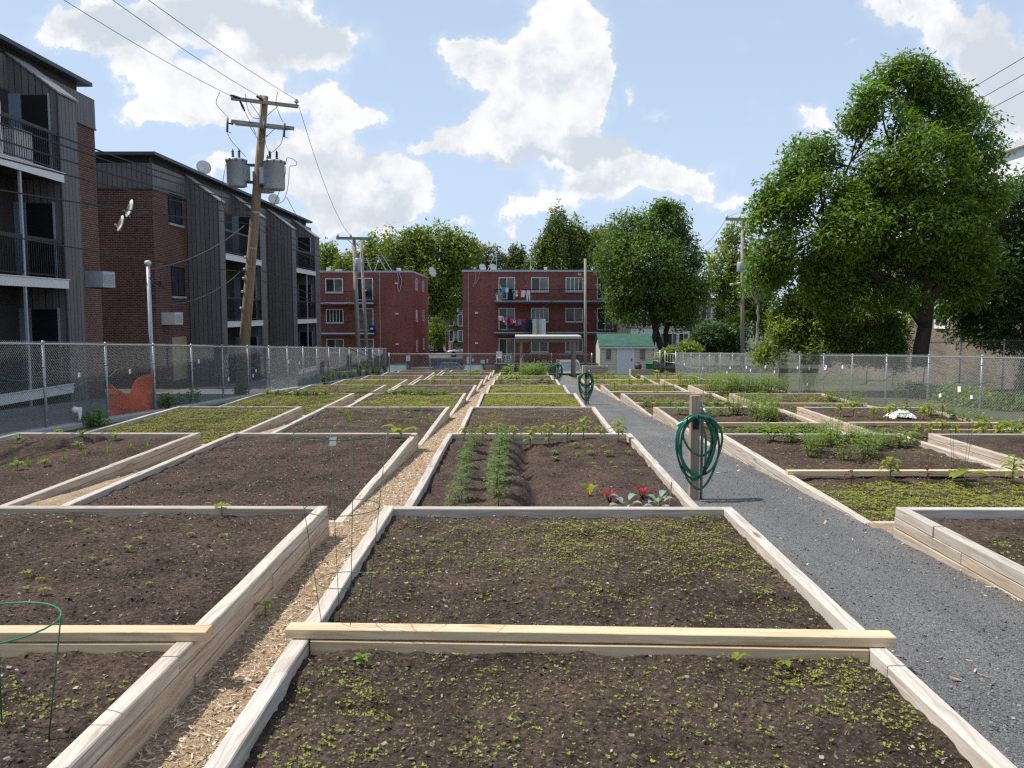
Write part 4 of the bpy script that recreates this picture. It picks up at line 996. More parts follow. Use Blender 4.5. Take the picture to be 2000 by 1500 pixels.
far_house('walk_up_block', 'grey walk-up block far between the two red blocks', xx(838, Y4), xx(880, Y4), Y4, zz(588, Y4), 'concrete', [(xx(u, Y4), zz(v, Y4), 1.2, 1.6) for u in (846, 858, 870) for v in (606, 632, 658)])
far_house('walk_up_block', 'dark brick walk-up block far left of the laundry block', xx(881, Y4), xx(960, Y4), Y4 - 2, zz(585, Y4), 'brick_dark', [(xx(u, Y4), zz(v, Y4), 1.2, 1.6) for u in (888, 897) for v in (600, 625, 655)])
# ================================================================== trees
def limb(mb, p0, p1, r0, r1, n=6, wob=.12, m=0):
    p0 = Vector(p0); p1 = Vector(p1); L = (p1 - p0).length; pts = []; rs = []
    k = max(4, int(L / .6)); side = Vector((rnd.uniform(-1, 1), rnd.uniform(-1, 1), rnd.uniform(0, .6)))
    for i in range(k + 1):
        t = i / k; q = p0.lerp(p1, t) + side * (math.sin(t * math.pi) * wob * L) + Vector((rnd.uniform(-1, 1), rnd.uniform(-1, 1), rnd.uniform(-1, 1))) * (.012 * L if 0 < i < k else 0)
        pts.append(q); rs.append(r0 + (r1 - r0) * t)
    mb.tube(pts, rs, n, m); return pts
def crown(name, blobs, nleaf, lsize, mat, parent, clump=.55, spike=0.0, up=.7, asp=.42, shell=.55, tvar=.35, fine=40, hole=0.0):
    """blobs: (centre, rx, ry, rz) ellipsoids; leaves gather in clumps spread through them"""
    vol = np.array([b[1] * b[2] * b[3] for b in blobs]) ** .72; vol /= vol.sum()
    CC, TT, DD = [], [], []
    for b, w_ in zip(blobs, vol):
        n = max(4, int(nleaf * w_)); nc = max(4, n // fine)
        d = rand_dirs(nc, .15); rad = (shell + (1 - shell) * rng.random(nc) ** .6)[:, None]
        cc = np.array(b[0]) + d * rad * np.array([[b[1], b[2], b[3]]])
        if hole: 
            keep = vn(cc[:, 0] * 1.1 + 3, cc[:, 2] * 1.1 + cc[:, 1] * .7, 5) > hole
            if keep.sum() > 3: cc, d = cc[keep], d[keep]
        nc = len(cc)
        tc = 1 + rng.normal(size=nc) * tvar * .5
        idx = rng.integers(0, nc, n)
        g = rng.normal(size=(n, 3)); g *= np.minimum(1, 1.55 / np.maximum(np.linalg.norm(g, axis=1, keepdims=True), .01)); g *= (clump * (.55 + .75 * rng.random(nc)[idx]) * .5)[:, None]; g[:, 2] *= .75
        if spike: 
            g[:, 2] *= spike * .9; g[:, :2] *= (.62 - .28 * np.clip(g[:, 2:3] / clump, -1, 1))
        CC.append(cc[idx] + g); TT.append(np.clip(tc[idx] * (1 + rng.normal(size=n) * .16), .35, 1.9)); DD.append(d[idx])
    C = np.concatenate(CC); T = np.concatenate(TT); O = np.concatenate(DD); n = len(C)
    nrm = unit(rng.normal(size=(n, 3)) * .75 + O * .6 + np.array([[0, 0, up]]))
    r = rng.normal(size=(n, 3)) + np.array([[0, 0, -.35 if not spike else .8]]); D = unit(r - nrm * (r * nrm).sum(1, keepdims=True)); S = np.cross(nrm, D)
    L = lsize * (.65 + .7 * rng.random(n)); V, F = kites(C, D, S, L, L * asp)
    return np_mesh(name, V, F, M[mat], parent, tint=T)
def pxblobs(lst, y, dep=1.0):
    out = []
    for (u, v, ru, rv, *k) in lst:
        yy = y + (k[0] if k else 0); c = at(u, v, yy); rx = ru * yy / FPX; rz = rv * yy / FPX
        out.append((np.array(c), rx, (rx + rz) * .5 * dep, rz))
    return out
def tree(name, label, base, blobs, trunks, nleaf, lsize, mat, r=.2, cat='tree', group=None, **k):
    base = Vector(base); o = thing(name, label, cat, base, group); mb = MB()
    for (pts, rr) in trunks:
        for a, b, ra, rb in zip(pts, pts[1:], rr, rr[1:]): limb(mb, a, b, ra, rb, 9, .03)
        top = Vector(pts[-1]); 
        for bl in blobs:
            if (Vector(bl[0]) - top).length < 1.15 * max(bl[1], bl[3]) + 3.2 or len(trunks) == 1:
                pp = limb(mb, top, Vector(bl[0]) + Vector((0, 0, bl[3] * .2)), rr[-1] * .62, .025, 6, .08)
                for q in range(5):
                    e = Vector(bl[0]) + Vector(tuple(rand_dirs(1)[0] * np.array([bl[1], bl[2], bl[3]]) * .85)); limb(mb, pp[int(len(pp) * .6)], e, rr[-1] * .22, .012, 5, .08)
    mb.build('trunk', M['bark'], o, smooth=True)
    crown('crown', blobs, nleaf, lsize, mat, o, **k)
    return o
def A3(u, v, y): return tuple(at(u, v, y))
yb = 30.0
# big ash on the right
bl = pxblobs([(1768, 172, 62, 50, .6), (1722, 235, 52, 56, -.4), (1835, 215, 56, 50, .6), (1890, 255, 52, 40, .2), (1905, 305, 46, 44, 0), (1790, 320, 96, 62, -1.2), (1880, 380, 66, 52, .3), (1715, 385, 72, 60, .5), (1800, 440, 110, 62, -.8), (1660, 450, 66, 50, -1.2),
              (1580, 320, 52, 46, .2), (1530, 360, 50, 44, .5), (1610, 400, 68, 56, -.8), (1510, 430, 42, 46, .4), (1535, 490, 54, 46, .2), (1610, 500, 82, 54, .6), (1720, 520, 100, 46, .8), (1850, 510, 90, 50, .6), (1560, 545, 60, 38, .4), (1650, 575, 70, 36, 1), (1760, 585, 40, 26, -.6), (1880, 560, 50, 36, .4), (1500, 545, 34, 44, .3)], yb)
b0 = A3(1797, 716, yb)
T1 = tree('ash_tree', 'tall spreading ash with forked trunk beyond the right fence', b0, bl,
     [([A3(1797, 716, yb), A3(1806, 640, yb), A3(1812, 590, yb), A3(1800, 500, yb), A3(1790, 380, yb)], [.29, .24, .20, .16, .10]),
      ([A3(1806, 632, yb), A3(1770, 585, yb + .1), A3(1690, 520, yb), A3(1610, 450, yb)], [.24, .2, .14, .08]),
      ([A3(1812, 592, yb), A3(1850, 540, yb), A3(1880, 420, yb)], [.18, .14, .07])], 120000, .175, 'lf_ash', clump=.72, hole=.40, shell=.55, tvar=.6, asp=.38)
yb = 33.0
bl = pxblobs([(1985, 400, 60, 60, 0), (1950, 510, 80, 60, .4), (1980, 600, 80, 60, .2), (1900, 590, 60, 46, 1), (2060, 480, 90, 120, 0), (1930, 640, 60, 30, 1), (1985, 640, 50, 36, -.5), (1870, 600, 40, 30, .5), (1890, 640, 40, 26, .6), (1960, 670, 50, 20, .8), (1930, 550, 60, 40, -.5)], yb)
tree('broadleaf_tree', 'dark shaded tree at the right edge before the tan building', A3(2035, 716, yb), bl, [([A3(2035, 716, yb), A3(2030, 560, yb), A3(2010, 470, yb)], [.3, .24, .14]), ([A3(2030, 560, yb), A3(1930, 400, yb - .5), A3(1900, 420, yb - .5)], [.12, .06, .03])], 34000, .18, 'lf_dark', clump=.7, hole=.28)
# lighter maples and a fir under it
yb = 33.0
bl = pxblobs([(1600, 605, 44, 34), (1555, 640, 40, 36), (1630, 630, 46, 36, -.6), (1690, 615, 40, 36), (1600, 680, 50, 26, -.5), (1680, 675, 56, 30), (1740, 640, 30, 40, .5), (1520, 595, 26, 30, .5), (1520, 650, 28, 30, .6), (1560, 690, 30, 20), (1525, 555, 34, 30), (1570, 585, 40, 30), (1500, 690, 24, 18)], yb)
tree('maple_shrub', 'sunlit yellow-green maple thicket left of the ash trunk', A3(1620, 716, yb), bl, [([A3(1620, 718, yb), A3(1615, 660, yb), A3(1600, 630, yb)], [.12, .09, .05])], 36000, .16, 'lf_light', clump=.5, cat='shrub', hole=.34, tvar=.55)
yb = 31.0
fir = thing('fir_shrub', 'feathery green fir bush leaning against the ash trunk', 'shrub', A3(1742, 716, yb))
mb = MB(); mb.tube([A3(1742, 718, yb), A3(1742, 615, yb)], [.05, .015], 6); mb.build('trunk', M['bark'], fir)
blf = [(np.array(at(1742 + rnd.uniform(-1, 1) * 40 * (1 - q), 712 - q * 95, yb)), .34 * (1.2 - q), .4, .14) for q in np.linspace(0, 1, 22)]
crown('crown', blf, 7000, .15, 'lf_fir', fir, clump=.35, asp=.2, up=.1)
# mid tree behind the shed
yb = 68.0
bl = pxblobs([(1240, 455, 46, 36, 0), (1300, 440, 40, 40, .6), (1205, 500, 40, 44, .3), (1265, 510, 66, 50, -1.5), (1325, 500, 40, 44, .6), (1225, 560, 44, 40, -.8), (1290, 570, 70, 46, -1), (1345, 570, 34, 40, 0), (1250, 605, 60, 26, 0), (1330, 615, 46, 24, .5), (1300, 415, 20, 16, 0)], yb)
tree('broadleaf_tree', 'full round-crowned tree with two leaning trunks behind the shed', A3(1290, 712, yb), bl, [([A3(1305, 712, yb), A3(1285, 660, yb), A3(1265, 590, yb), A3(1250, 520, yb)], [.3, .26, .2, .1]), ([A3(1308, 712, yb + .6), A3(1300, 650, yb + .6), A3(1315, 580, yb + .4)], [.26, .22, .14]), ([A3(1268, 712, yb - .4), A3(1280, 640, yb - .4), A3(1300, 560, yb)], [.22, .18, .1])], 56000, .27, 'lf_mid', clump=1.25, shell=.5, hole=.36, tvar=.6)
# maples behind the red blocks
yb = 104.0
bl = pxblobs([(760, 500, 50, 40), (800, 490, 40, 34), (850, 482, 54, 30), (720, 515, 40, 30), (690, 530, 36, 24), (900, 500, 40, 34), (830, 540, 70, 40), (880, 560, 40, 44), (860, 610, 26, 26), (780, 540, 60, 34)], yb)
tree('maple_tree', 'broad yellow-green maple behind the left red block', A3(850, 690, yb), bl, [([A3(862, 690, yb), A3(850, 600, yb), A3(830, 540, yb)], [.4, .32, .2])], 36000, .46, 'lf_maple', clump=1.5, spike=1.9, asp=.45, tvar=.5, hole=.22)
yb = 112.0
bl = pxblobs([(950, 500, 34, 26), (930, 520, 40, 24), (975, 515, 20, 14)], yb)
tree('flowering_tree', 'thin pale tree showing over the laundry block roof', A3(945, 690, yb), bl, [([A3(945, 690, yb), A3(945, 540, yb)], [.3, .16])], 3600, .45, 'lf_pale', clump=1.3, hole=.4)
bl = pxblobs([(1088, 450, 20, 34), (1095, 490, 42, 40), (1062, 500, 26, 30), (1125, 470, 18, 30), (1140, 505, 36, 34), (1165, 490, 26, 34), (1080, 530, 60, 24)], yb)
tree('maple_tree', 'deep green maple with pointed tops behind the laundry block', A3(1095, 690, yb), bl, [([A3(1095, 690, yb), A3(1095, 540, yb)], [.4, .25])], 22000, .46, 'lf_mdark', clump=1.4, spike=2.1, asp=.4, tvar=.55, hole=.22)
bl = pxblobs([(1010, 505, 14, 14), (1012, 522, 24, 14)], yb + 3)
tree('maple_tree', 'small dark treetop over the roof left of the deep green maple', A3(1011, 690, yb + 3), bl, [([A3(1011, 690, yb + 3), A3(1011, 540, yb + 3)], [.3, .16])], 2600, .5, 'lf_mdark', clump=1.2, spike=2.2, asp=.4)
bl = pxblobs([(1180, 460, 24, 24), (1188, 480, 22, 20)], yb + 8)
tree('flowering_tree', 'pale blossoming tree between the dark maple and the round tree', A3(1185, 690, yb + 8), bl, [([A3(1185, 690, yb + 8), A3(1185, 500, yb + 8)], [.3, .16])], 1800, .45, 'lf_pale', clump=1.3, hole=.35)
bl = pxblobs([(640, 505, 22, 20), (648, 525, 30, 16)], yb)
tree('maple_tree', 'green treetop just right of the dark block roof end', A3(645, 690, yb), bl, [([A3(645, 690, yb), A3(645, 540, yb)], [.3, .16])], 3000, .5, 'lf_maple', clump=1.3, spike=2)
yb = 98.0
bl = pxblobs([(850, 640, 18, 20), (842, 662, 22, 16), (858, 660, 14, 16)], yb)
tree('garden_tree', 'small bright yellow-green tree over the white car', A3(848, 694, yb), bl, [([A3(848, 694, yb), A3(848, 650, yb)], [.1, .05])], 3200, .3, 'lf_lime', clump=.8)
bl = pxblobs([(893, 690, 14, 10), (905, 683, 12, 14)], yb + 6)
tree('hedge_bush', 'dark bushes at the lane beside the laundry block', A3(896, 697, yb + 6), bl, [([A3(896, 697, yb + 6), A3(896, 690, yb + 6)], [.1, .05])], 1800, .3, 'lf_dark', clump=.8, cat='bush')
# right background
yb = 86.0
bl = pxblobs([(1440, 480, 30, 34), (1415, 530, 40, 40), (1455, 545, 44, 40), (1390, 560, 30, 30), (1440, 600, 50, 34), (1480, 590, 34, 46), (1500, 640, 30, 30)], yb)
tree('maple_tree', 'light green maple behind the tall pole with a street lamp', A3(1430, 705, yb), bl, [([A3(1430, 705, yb), A3(1435, 600, yb), A3(1440, 540, yb)], [.3, .22, .12])], 13000, .42, 'lf_light', clump=1.3, spike=1.5, tvar=.45, hole=.34)
yb = 76.0
bl = pxblobs([(1390, 655, 36, 30), (1425, 670, 30, 24), (1365, 675, 24, 18), (1440, 640, 18, 24)], yb)
tree('hedge_bush', 'dark green thicket between round tree and tall lamp pole', A3(1400, 708, yb), bl, [([A3(1400, 708, yb), A3(1400, 670, yb)], [.16, .08])], 8000, .3, 'lf_dark', clump=.9, cat='bush', hole=.2)
yb = 62.0
bl = pxblobs([(1318, 690, 16, 10), (1345, 684, 20, 14), (1300, 695, 12, 8)], yb)
tree('hedge_bush', 'low sunlit bush by the gate behind the shed corner', A3(1325, 706, yb), bl, [([A3(1325, 706, yb), A3(1325, 690, yb)], [.06, .03])], 2400, .22, 'lf_light', clump=.6, cat='bush')
# bare grey tree
yb = 80.0; o = thing('bare_tree', 'leafless grey tree beside the tall lamp pole', 'tree', A3(1478, 705, yb)); mb = MB()
pp = limb(mb, A3(1478, 705, yb), A3(1480, 560, yb), .16, .08, 6, .03)
for i in range(60):
    a = A3(1480 + rnd.uniform(-3, 3), rnd.uniform(530, 600), yb); b = A3(1480 + rnd.uniform(-46, 40), rnd.uniform(480, 580), yb + rnd.uniform(-2, 2)); q = limb(mb, a, b, .035, .014, 4, .08)
    for j in range(3): limb(mb, q[2], Vector(q[2]) + Vector((rnd.uniform(-.8, .8), rnd.uniform(-.6, .6), rnd.uniform(.2, 1.1))), .016, .008, 3, .08)
mb.build('trunk', M['grey_pole'], o)
# shrubs seen through the right fence
for i, (u, v, y, m_, lb) in enumerate([(1985, 795, 22.5, 'lf_lime', 'yellow-green shrub behind the right fence at the photo edge'), (1915, 790, 24, 'lf_light', 'green shrub behind the right fence under the white tag'), (1870, 778, 26, 'lf_light', 'small green shrub behind the right fence before the ash trunk'),
                                       (1790, 772, 29, 'lf_light', 'low hedge plant behind the right fence left of the ash trunk')]):
    bl = pxblobs([(u, v, 40, 22), (u + 22, v + 6, 26, 18), (u - 24, v + 8, 24, 16)], y)
    b = at(u, v + 30, y); tree('hedge_bush', lb, b, bl, [([b, at(u, v + 8, y)], [.04, .02])], 3000, .11, m_, clump=.4, cat='bush', group='shrubs beyond the right fence')
# weeds along the left fence
for i, (u, v, y, rr, lb) in enumerate([(178, 822, 17.6, 16, 'dark green weed at the foot of the left fence, nearest one'), (365, 783, 24, 26, 'spreading weed behind the orange netting fence bay'), (470, 762, 30, 8, 'slim weed beside the foot of the leaning pole'), (322, 792, 21.8, 16, 'low leafy weed by the post right of the orange netting')]):
    X_ = (u - VPX) / FPX * y; bl = pxblobs([(u, v, rr, rr * .7), (u + rr * .5, v - rr * .6, rr * .5, rr * .6)], y)
    b = at(u, v + rr * .7, y); tree('weed', lb, b, bl, [([b, at(u, v, y)], [.012, .006])], 500, .09, 'lf_ash', clump=.25, cat='weed')
for i in range(9):
    y = 38 + i * 2.2; c = Vector((FL + .28 + rnd.uniform(-.05, .1), y, gz(y))); hh = .35 + rnd.random() * .5
    bl = [(np.array(c + Vector((0, 0, hh * .6))), .1, .12, hh * .5)]
    tree('weed', f'dark weed against the far part of the left fence, {ORD[i + 1]} of the row', c, bl, [([c, c + Vector((0, 0, hh))], [.01, .005])], 160, .1, 'lf_ash', clump=.2, cat='weed', group='weeds in a row along the left fence')
# ================================================================== hose posts
def sweep(pts, sub=8):
    """smooth closed-or-open Catmull-Rom through points"""
    P = [Vector(p) for p in pts]; out = []
    for i in range(len(P) - 1):
        a = P[max(i - 1, 0)]; b = P[i]; c = P[i + 1]; d = P[min(i + 2, len(P) - 1)]
        for k in range(sub):
            t = k / sub; out.append(.5 * ((2 * b) + (c - a) * t + (2 * a - 5 * b + 4 * c - d) * t * t + (3 * b - a - 3 * c + d) * t ** 3))
    out.append(P[-1]); return out
def hose_post(x, y, top, label, hlabel, loops, seed, r=.012):
    rr = random.Random(seed); zb = gz(y) - .02
    o = thing('hose_post', label, 'post', (x, y, zb), 'hose posts along the gravel path')
    mb = MB(); mb.beam((x, y, zb - .1), (x, y, zb + top), .10, .10, .006, 0, 0, (0, 1, 0)); mb.build('post', M['post_wood'], o)
    mb = MB(); hz = zb + top * .74
    mb.tube([(x - .17, y - .075, hz + .0), (x - .1, y - .085, hz + .055), (x, y - .085, hz + .075), (x + .1, y - .085, hz + .055), (x + .17, y - .075, hz)], .009, 6)
    for q in (-.12, 0, .12): mb.tube([(x + q, y - .068, hz + .03 + .03 * (q == 0)), (x + q, y - .19, hz + .03 + .03 * (q == 0)), (x + q, y - .2, hz + .08 + .03 * (q == 0))], .008, 6)
    mb.box(x - .03, x + .03, y - .075, y - .0635, hz - .06, hz + .09); mb.build('hose_hook', M['black'], o)
    mb = MB(); mb.tube([(x + .085, y, zb), (x + .085, y, zb + top * .86), (x + .085, y - .05, zb + top * .88), (x + .10, y - .09, zb + top * .84)], .016, 8); mb.lathe([(.012, 0), (.03, .01), (.03, .02), (.01, .03)], (x + .085, y, zb + top * .885), 8); mb.build('water_tap', M['galv'], o, smooth=True)
    pts = [(x + .10, y - .09, zb + top * .84), (x + .12, y - .10, zb + top * .78), (x + .16, y - .12, hz + .07)]
    for i in range(loops):
        rw = .17 + rr.uniform(0, .065); drop = rr.choice([.30, .36, .5, .56, .62, .72]) * (top * .92); dx = rr.uniform(-.03, .03); yo = y - .10 - .075 * i / loops - rr.uniform(0, .015)
        zt = hz + .055 + rr.uniform(-.01, .012)
        for (a, b) in ((.6, .0), (1.0, -.24), (1.0, -.52), (.62, -.85), (.05, -1.0), (-.6, -.86), (-1.0, -.52), (-.98, -.22), (-.55, .0), (0, .035 / drop)):
            pts.append((x + dx + a * rw + rr.uniform(-.008, .008), yo + .012 * a, zt + b * drop + (0.0 if b > -.1 else rr.uniform(-.01, .01))))
    pts += [(x + .07, y - .19, hz - .08), (x + .085, y - .185, hz - .3), (x + .08, y - .18, hz - .48)]
    h = thing('garden_hose', hlabel, 'hose', (x, y - .1, hz), 'garden hoses coiled on posts')
    mb = MB(); mb.tube(sweep(pts, 6), r, 8); mb.build('coil', M['hose'], h, smooth=True)
    e = pts[-1]; mb = MB(); mb.lathe([(.015, -.05), (.022, -.045), (.02, -.02), (.016, 0), (.02, .02), (.014, .04)], e, 8); mb.build('nozzle', M['black'], h, smooth=True)
    if seed == 3:
        mb = MB(); q = Vector((x - .19, y - .11, hz + .02)); mb.beam(q + Vector((-.02, 0, -.03)), q + Vector((.12, -.02, .045)), .05, .035, .008); mb.build('sprayer', plain('teal_plastic', (.05, .42, .33), .35), h)
hose_post(1.916, 8.95, 1.16, 'nearest weathered post carrying a coiled green hose by the gravel path', 'tangled green hose on the nearest post, with teal sprayer and black nozzle', 7, 3)
hose_post(2.05, 25.0, 1.20, 'middle hose post beside the path, half hidden by its hose', 'thick round green hose coil on the middle post', 9, 5, .015)
hose_post(1.92, 40.5, 1.22, 'farthest hose post along the path, near the shelter', 'small green hose coil on the farthest post', 7, 9, .017)
# ================================================================== tomato cages
def cage(c, d0, d1, h, label, rings=3, mat='green_wire', r=.0035, tagged=False, ringmat=None):
    c = Vector(c); o = thing('tomato_cage', label, 'plant support', c, 'wire tomato cages')
    for i in range(rings):
        t = 1 - i * (.36 if rings == 3 else .5); dd = (d1 + (d0 - d1) * t) / 2; mb = MB()
        mb.tube([c + Vector((dd * math.cos(a), dd * math.sin(a), h * t)) for a in np.linspace(0, 2 * math.pi, 33)], r * 1.15, 6); mb.build('ring', M[ringmat or mat], o, smooth=True)
    for k in range(4):
        a = k * math.pi / 2 + .45; mb = MB()
        mb.tube([c + Vector((d0 / 2 * math.cos(a), d0 / 2 * math.sin(a), h)), c + Vector((d1 / 2 * math.cos(a), d1 / 2 * math.sin(a), -.1))], r, 6); mb.build('leg', M[mat], o, smooth=True)
    return o
cz = lambda k, n, x, y: float(soil_z(k, n, np.array([x]), np.array([y]))[0])
cage((-2.09, 3.17, cz('b', 1, -2.09, 3.2)), .50, .34, .53, 'green wire hoop of a cage rising at the photo\'s lower left corner', 1, 'green_wire', .0032, ringmat='green_wire_light')
cage((-.93, 4.32, cz('c', 1, -.93, 4.32)), .50, .20, 1.10, 'tall thin green cage with a white tag, standing by the wood chip aisle', 3, 'green_wire', .0019)
p = at(650, 862, 4.1); mb = MB(); mb.quad([p + Vector((-.016, 0, .018)), p + Vector((.018, .003, .022)), p + Vector((.014, .006, -.022)), p + Vector((-.018, .004, -.024))]); mb.quad([p + Vector((-.018, .008, -.024)), p + Vector((.014, .01, -.022)), p + Vector((.018, .007, .022)), p + Vector((-.016, .004, .018))])
tag(mb.build('paper_tag', M['paper'], None, p), 'white paper tag hanging from the ring of the tall green cage', 'tag')
cage((5.9, 11.0, cz('d', 2, 5.9, 11.0)), .42, .2, .95, 'thin wire cage over a pepper plant right of the gravel path', 3, 'green_wire', .002)
cage((-.75, 56.5, gz(56) + .1), .5, .3, 1.2, 'far wire cage beside the shelter plants', 3, 'galv', .006)
# ================================================================== plants
def plant_proto(kind):
    o = thing(kind, 'plant', 'plant', (0, 0, 0)); mb = MB(); sb = MB(); r = random.Random(hash(kind) % 1 + len(kind))
    P = r.uniform
    if kind == 'tomato_plant':
        sb.tube([(0, 0, -.03), (.01, .005, .2), (.0, .01, .42)], [.007, .006, .003], 5)
        for i in range(15):
            z = .08 + .34 * (i / 15); a = i * 2.4; L = .15 * (1 - .35 * i / 15)
            d = Vector((math.cos(a), math.sin(a), .45)); b = Vector((0, 0, z))
            sb.tube([b, b + d * L * .6], [.003, .002], 4)
            for j in range(5):
                q = b + d * L * (.3 + .17 * j); e = Vector((math.cos(a + (1 if j % 2 else -1) * 1.0), math.sin(a + (1 if j % 2 else -1) * 1.0), .2))
                mb.leaf(q, e, .085, .042, .8, 0, P(.7, 1.25), 2)
        m = 'tomato'
    elif kind == 'pepper_plant':
        sb.tube([(0, 0, -.03), (.006, 0, .12), (0, .006, .26)], [.006, .005, .003], 5)
        for i in range(13):
            z = .10 + .17 * (i / 13); a = i * 2.4 + P(-.3, .3); d = Vector((math.cos(a), math.sin(a), .55))
            mb.leaf((0, 0, z), d, P(.11, .17), P(.045, .06), 1.1, 0, P(.75, 1.2), 4)
        m = 'plant_y'
    elif kind == 'leafy_start':
        sb.tube([(0, 0, -.02), (0, 0, .06)], [.004, .003], 4)
        for i in range(8):
            a = i * 2.4; mb.leaf((0, 0, .03 + i * .006), (math.cos(a), math.sin(a), .7), P(.07, .12), P(.035, .05), .8, 0, P(.8, 1.2), 3)
        m = 'plant'
    elif kind == 'tiny_seedling':
        sb.tube([(0, 0, -.02), (0, 0, .05)], [.003, .002], 4)
        for i in range(4):
            a = i * 1.9; mb.leaf((0, 0, .045), (math.cos(a), math.sin(a), .35), P(.04, .065), P(.028, .04), .8, 0, P(.8, 1.2), 2)
        m = 'plant_y'
    elif kind == 'bush_bean':
        for i in range(40):
            a = P(0, 6.28); rr = P(0, .13); b = Vector((rr * math.cos(a), rr * math.sin(a), P(.05, .20))); a2 = a + P(-.8, .8)
            mb.leaf(b, (math.cos(a2), math.sin(a2), P(0, .5)), P(.07, .11), P(.05, .07), .6, 0, P(.65, 1.25), 2)
        for i in range(4): sb.tube([(0, 0, -.03), (P(-.08, .08), P(-.08, .08), .16)], .004, 4)
        m = 'plant'
    elif kind == 'tall_crop':
        for i in range(7):
            a = i * .9; x, y = .13 * math.cos(a), .13 * math.sin(a); h = P(.28, .5); sb.tube([(x * .4, y * .4, -.03), (x, y, h * .5), (x * 1.3, y * 1.3, h)], [.005, .004, .002], 4)
            for j in range(11):
                t = .2 + .8 * j / 11; c = Vector((x * (.4 + .9 * t), y * (.4 + .9 * t), h * t)); b = j * 2.4 + i
                mb.leaf(c, (math.cos(b), math.sin(b), .4), P(.07, .13), P(.022, .036), .9, 0, P(.65, 1.3), 3)
        m = 'plant'
    elif kind == 'grass_tuft':
        for i in range(16):
            a = P(0, 6.28); mb.leaf((P(-.03, .03), P(-.03, .03), -.01), (math.cos(a) * .35, math.sin(a) * .35, 1), P(.12, .24), P(.006, .01), .45, 0, P(.8, 1.2), 4)
        sb.tube([(0, 0, -.02), (0, 0, .05)], .003, 4); m = 'plant'
    elif kind == 'red_chard':
        for i in range(6):
            a = i * 1.1 + .3; d = Vector((math.cos(a) * .5, math.sin(a) * .5, 1)).normalized(); e = d * P(.12, .20); sb.tube([(0, 0, -.02), e * .5, e], [.008, .007, .005], 5)
            mb.leaf(e, d + Vector((0, 0, -.2)), P(.12, .17), P(.07, .10), 1.0, 0, P(.7, 1.3), 4, .4)
        m = 'chard_red'
    elif kind == 'yellow_chard':
        for i in range(6):
            a = i * 1.1 + 1; d = Vector((math.cos(a) * .45, math.sin(a) * .45, 1)).normalized(); e = d * P(.12, .18); sb.tube([(0, 0, -.02), e * .5, e], [.009, .008, .005], 5)
            mb.leaf(e, d + Vector((0, 0, -.1)), P(.12, .18), P(.07, .10), 1.0, 0, P(.8, 1.2), 4, .4)
        m = 'chard_yel'
    elif kind == 'cabbage_plant':
        sb.tube([(0, 0, -.03), (.01, 0, .1), (0, 0, .2)], [.012, .011, .008], 6)
        for i in range(11):
            a = i * 2.4; z = .03 + .017 * i; d = Vector((math.cos(a), math.sin(a), .35 + .06 * i)).normalized(); e = Vector((0, 0, z)) + d * P(.07, .12); sb.tube([(0, 0, z), e], [.005, .004], 4)
            mb.leaf(e, d, P(.11, .16), P(.09, .12), .7, 0, P(.75, 1.2), 4, .5)
        m = 'cabbage'
    elif kind == 'squash_start':
        sb.tube([(0, 0, -.02), (0, 0, .10)], [.007, .005], 5)
        for i in range(8):
            a = i * 2.2; d = Vector((math.cos(a), math.sin(a), .9)).normalized(); e = Vector((0, 0, .06)) + d * P(.05, .12); sb.tube([(0, 0, .06), e], .004, 4)
            mb.leaf(e, d + Vector((0, 0, -.4)), P(.13, .19), P(.10, .13), .7, 0, P(.8, 1.2), 4)
        m = 'plant_y'
    elif kind == 'dark_leaf_start':
        sb.tube([(0, 0, -.02), (0, 0, .22)], [.005, .003], 5)
        for i in range(9):
            a = i * 2.4; mb.leaf((0, 0, .05 + .02 * i), (math.cos(a), math.sin(a), .6), P(.08, .12), P(.035, .05), 1.0, 0, P(.7, 1.3), 3)
        m = 'chard_dk'
    sb.build('stem', M['chard_red'] if kind == 'red_chard' else plain('yellow_stem', (.6, .38, .04), .5) if kind == 'yellow_chard' else M['stem'], o, smooth=True)
    mb.build('foliage', M[m], o, smooth=True); return o
PROTO = {}
def put(kind, k, n, x, y, label, group=None, sc=1.0, cat='plant'):
    z = cz(k, n, x, y) - .005; s = sc * rnd.uniform(.85, 1.15)
    if kind not in PROTO:
        o = PROTO[kind] = plant_proto(kind); o.location = (x, y, z); o.rotation_euler = (0, 0, rnd.uniform(0, 6)); o.scale = (s, s, s)
    else: o = dup(PROTO[kind], (x, y, z), rnd.uniform(0, 6), s)
    if 'group' in o: del o['group']
    return tag(o, label, cat, group)
NTH = ['first', 'second', 'third', 'fourth', 'fifth', 'sixth', 'seventh', 'eighth', 'ninth', 'tenth', 'eleventh', 'twelfth', 'thirteenth', 'fourteenth', 'fifteenth', 'sixteenth', 'seventeenth', 'eighteenth']
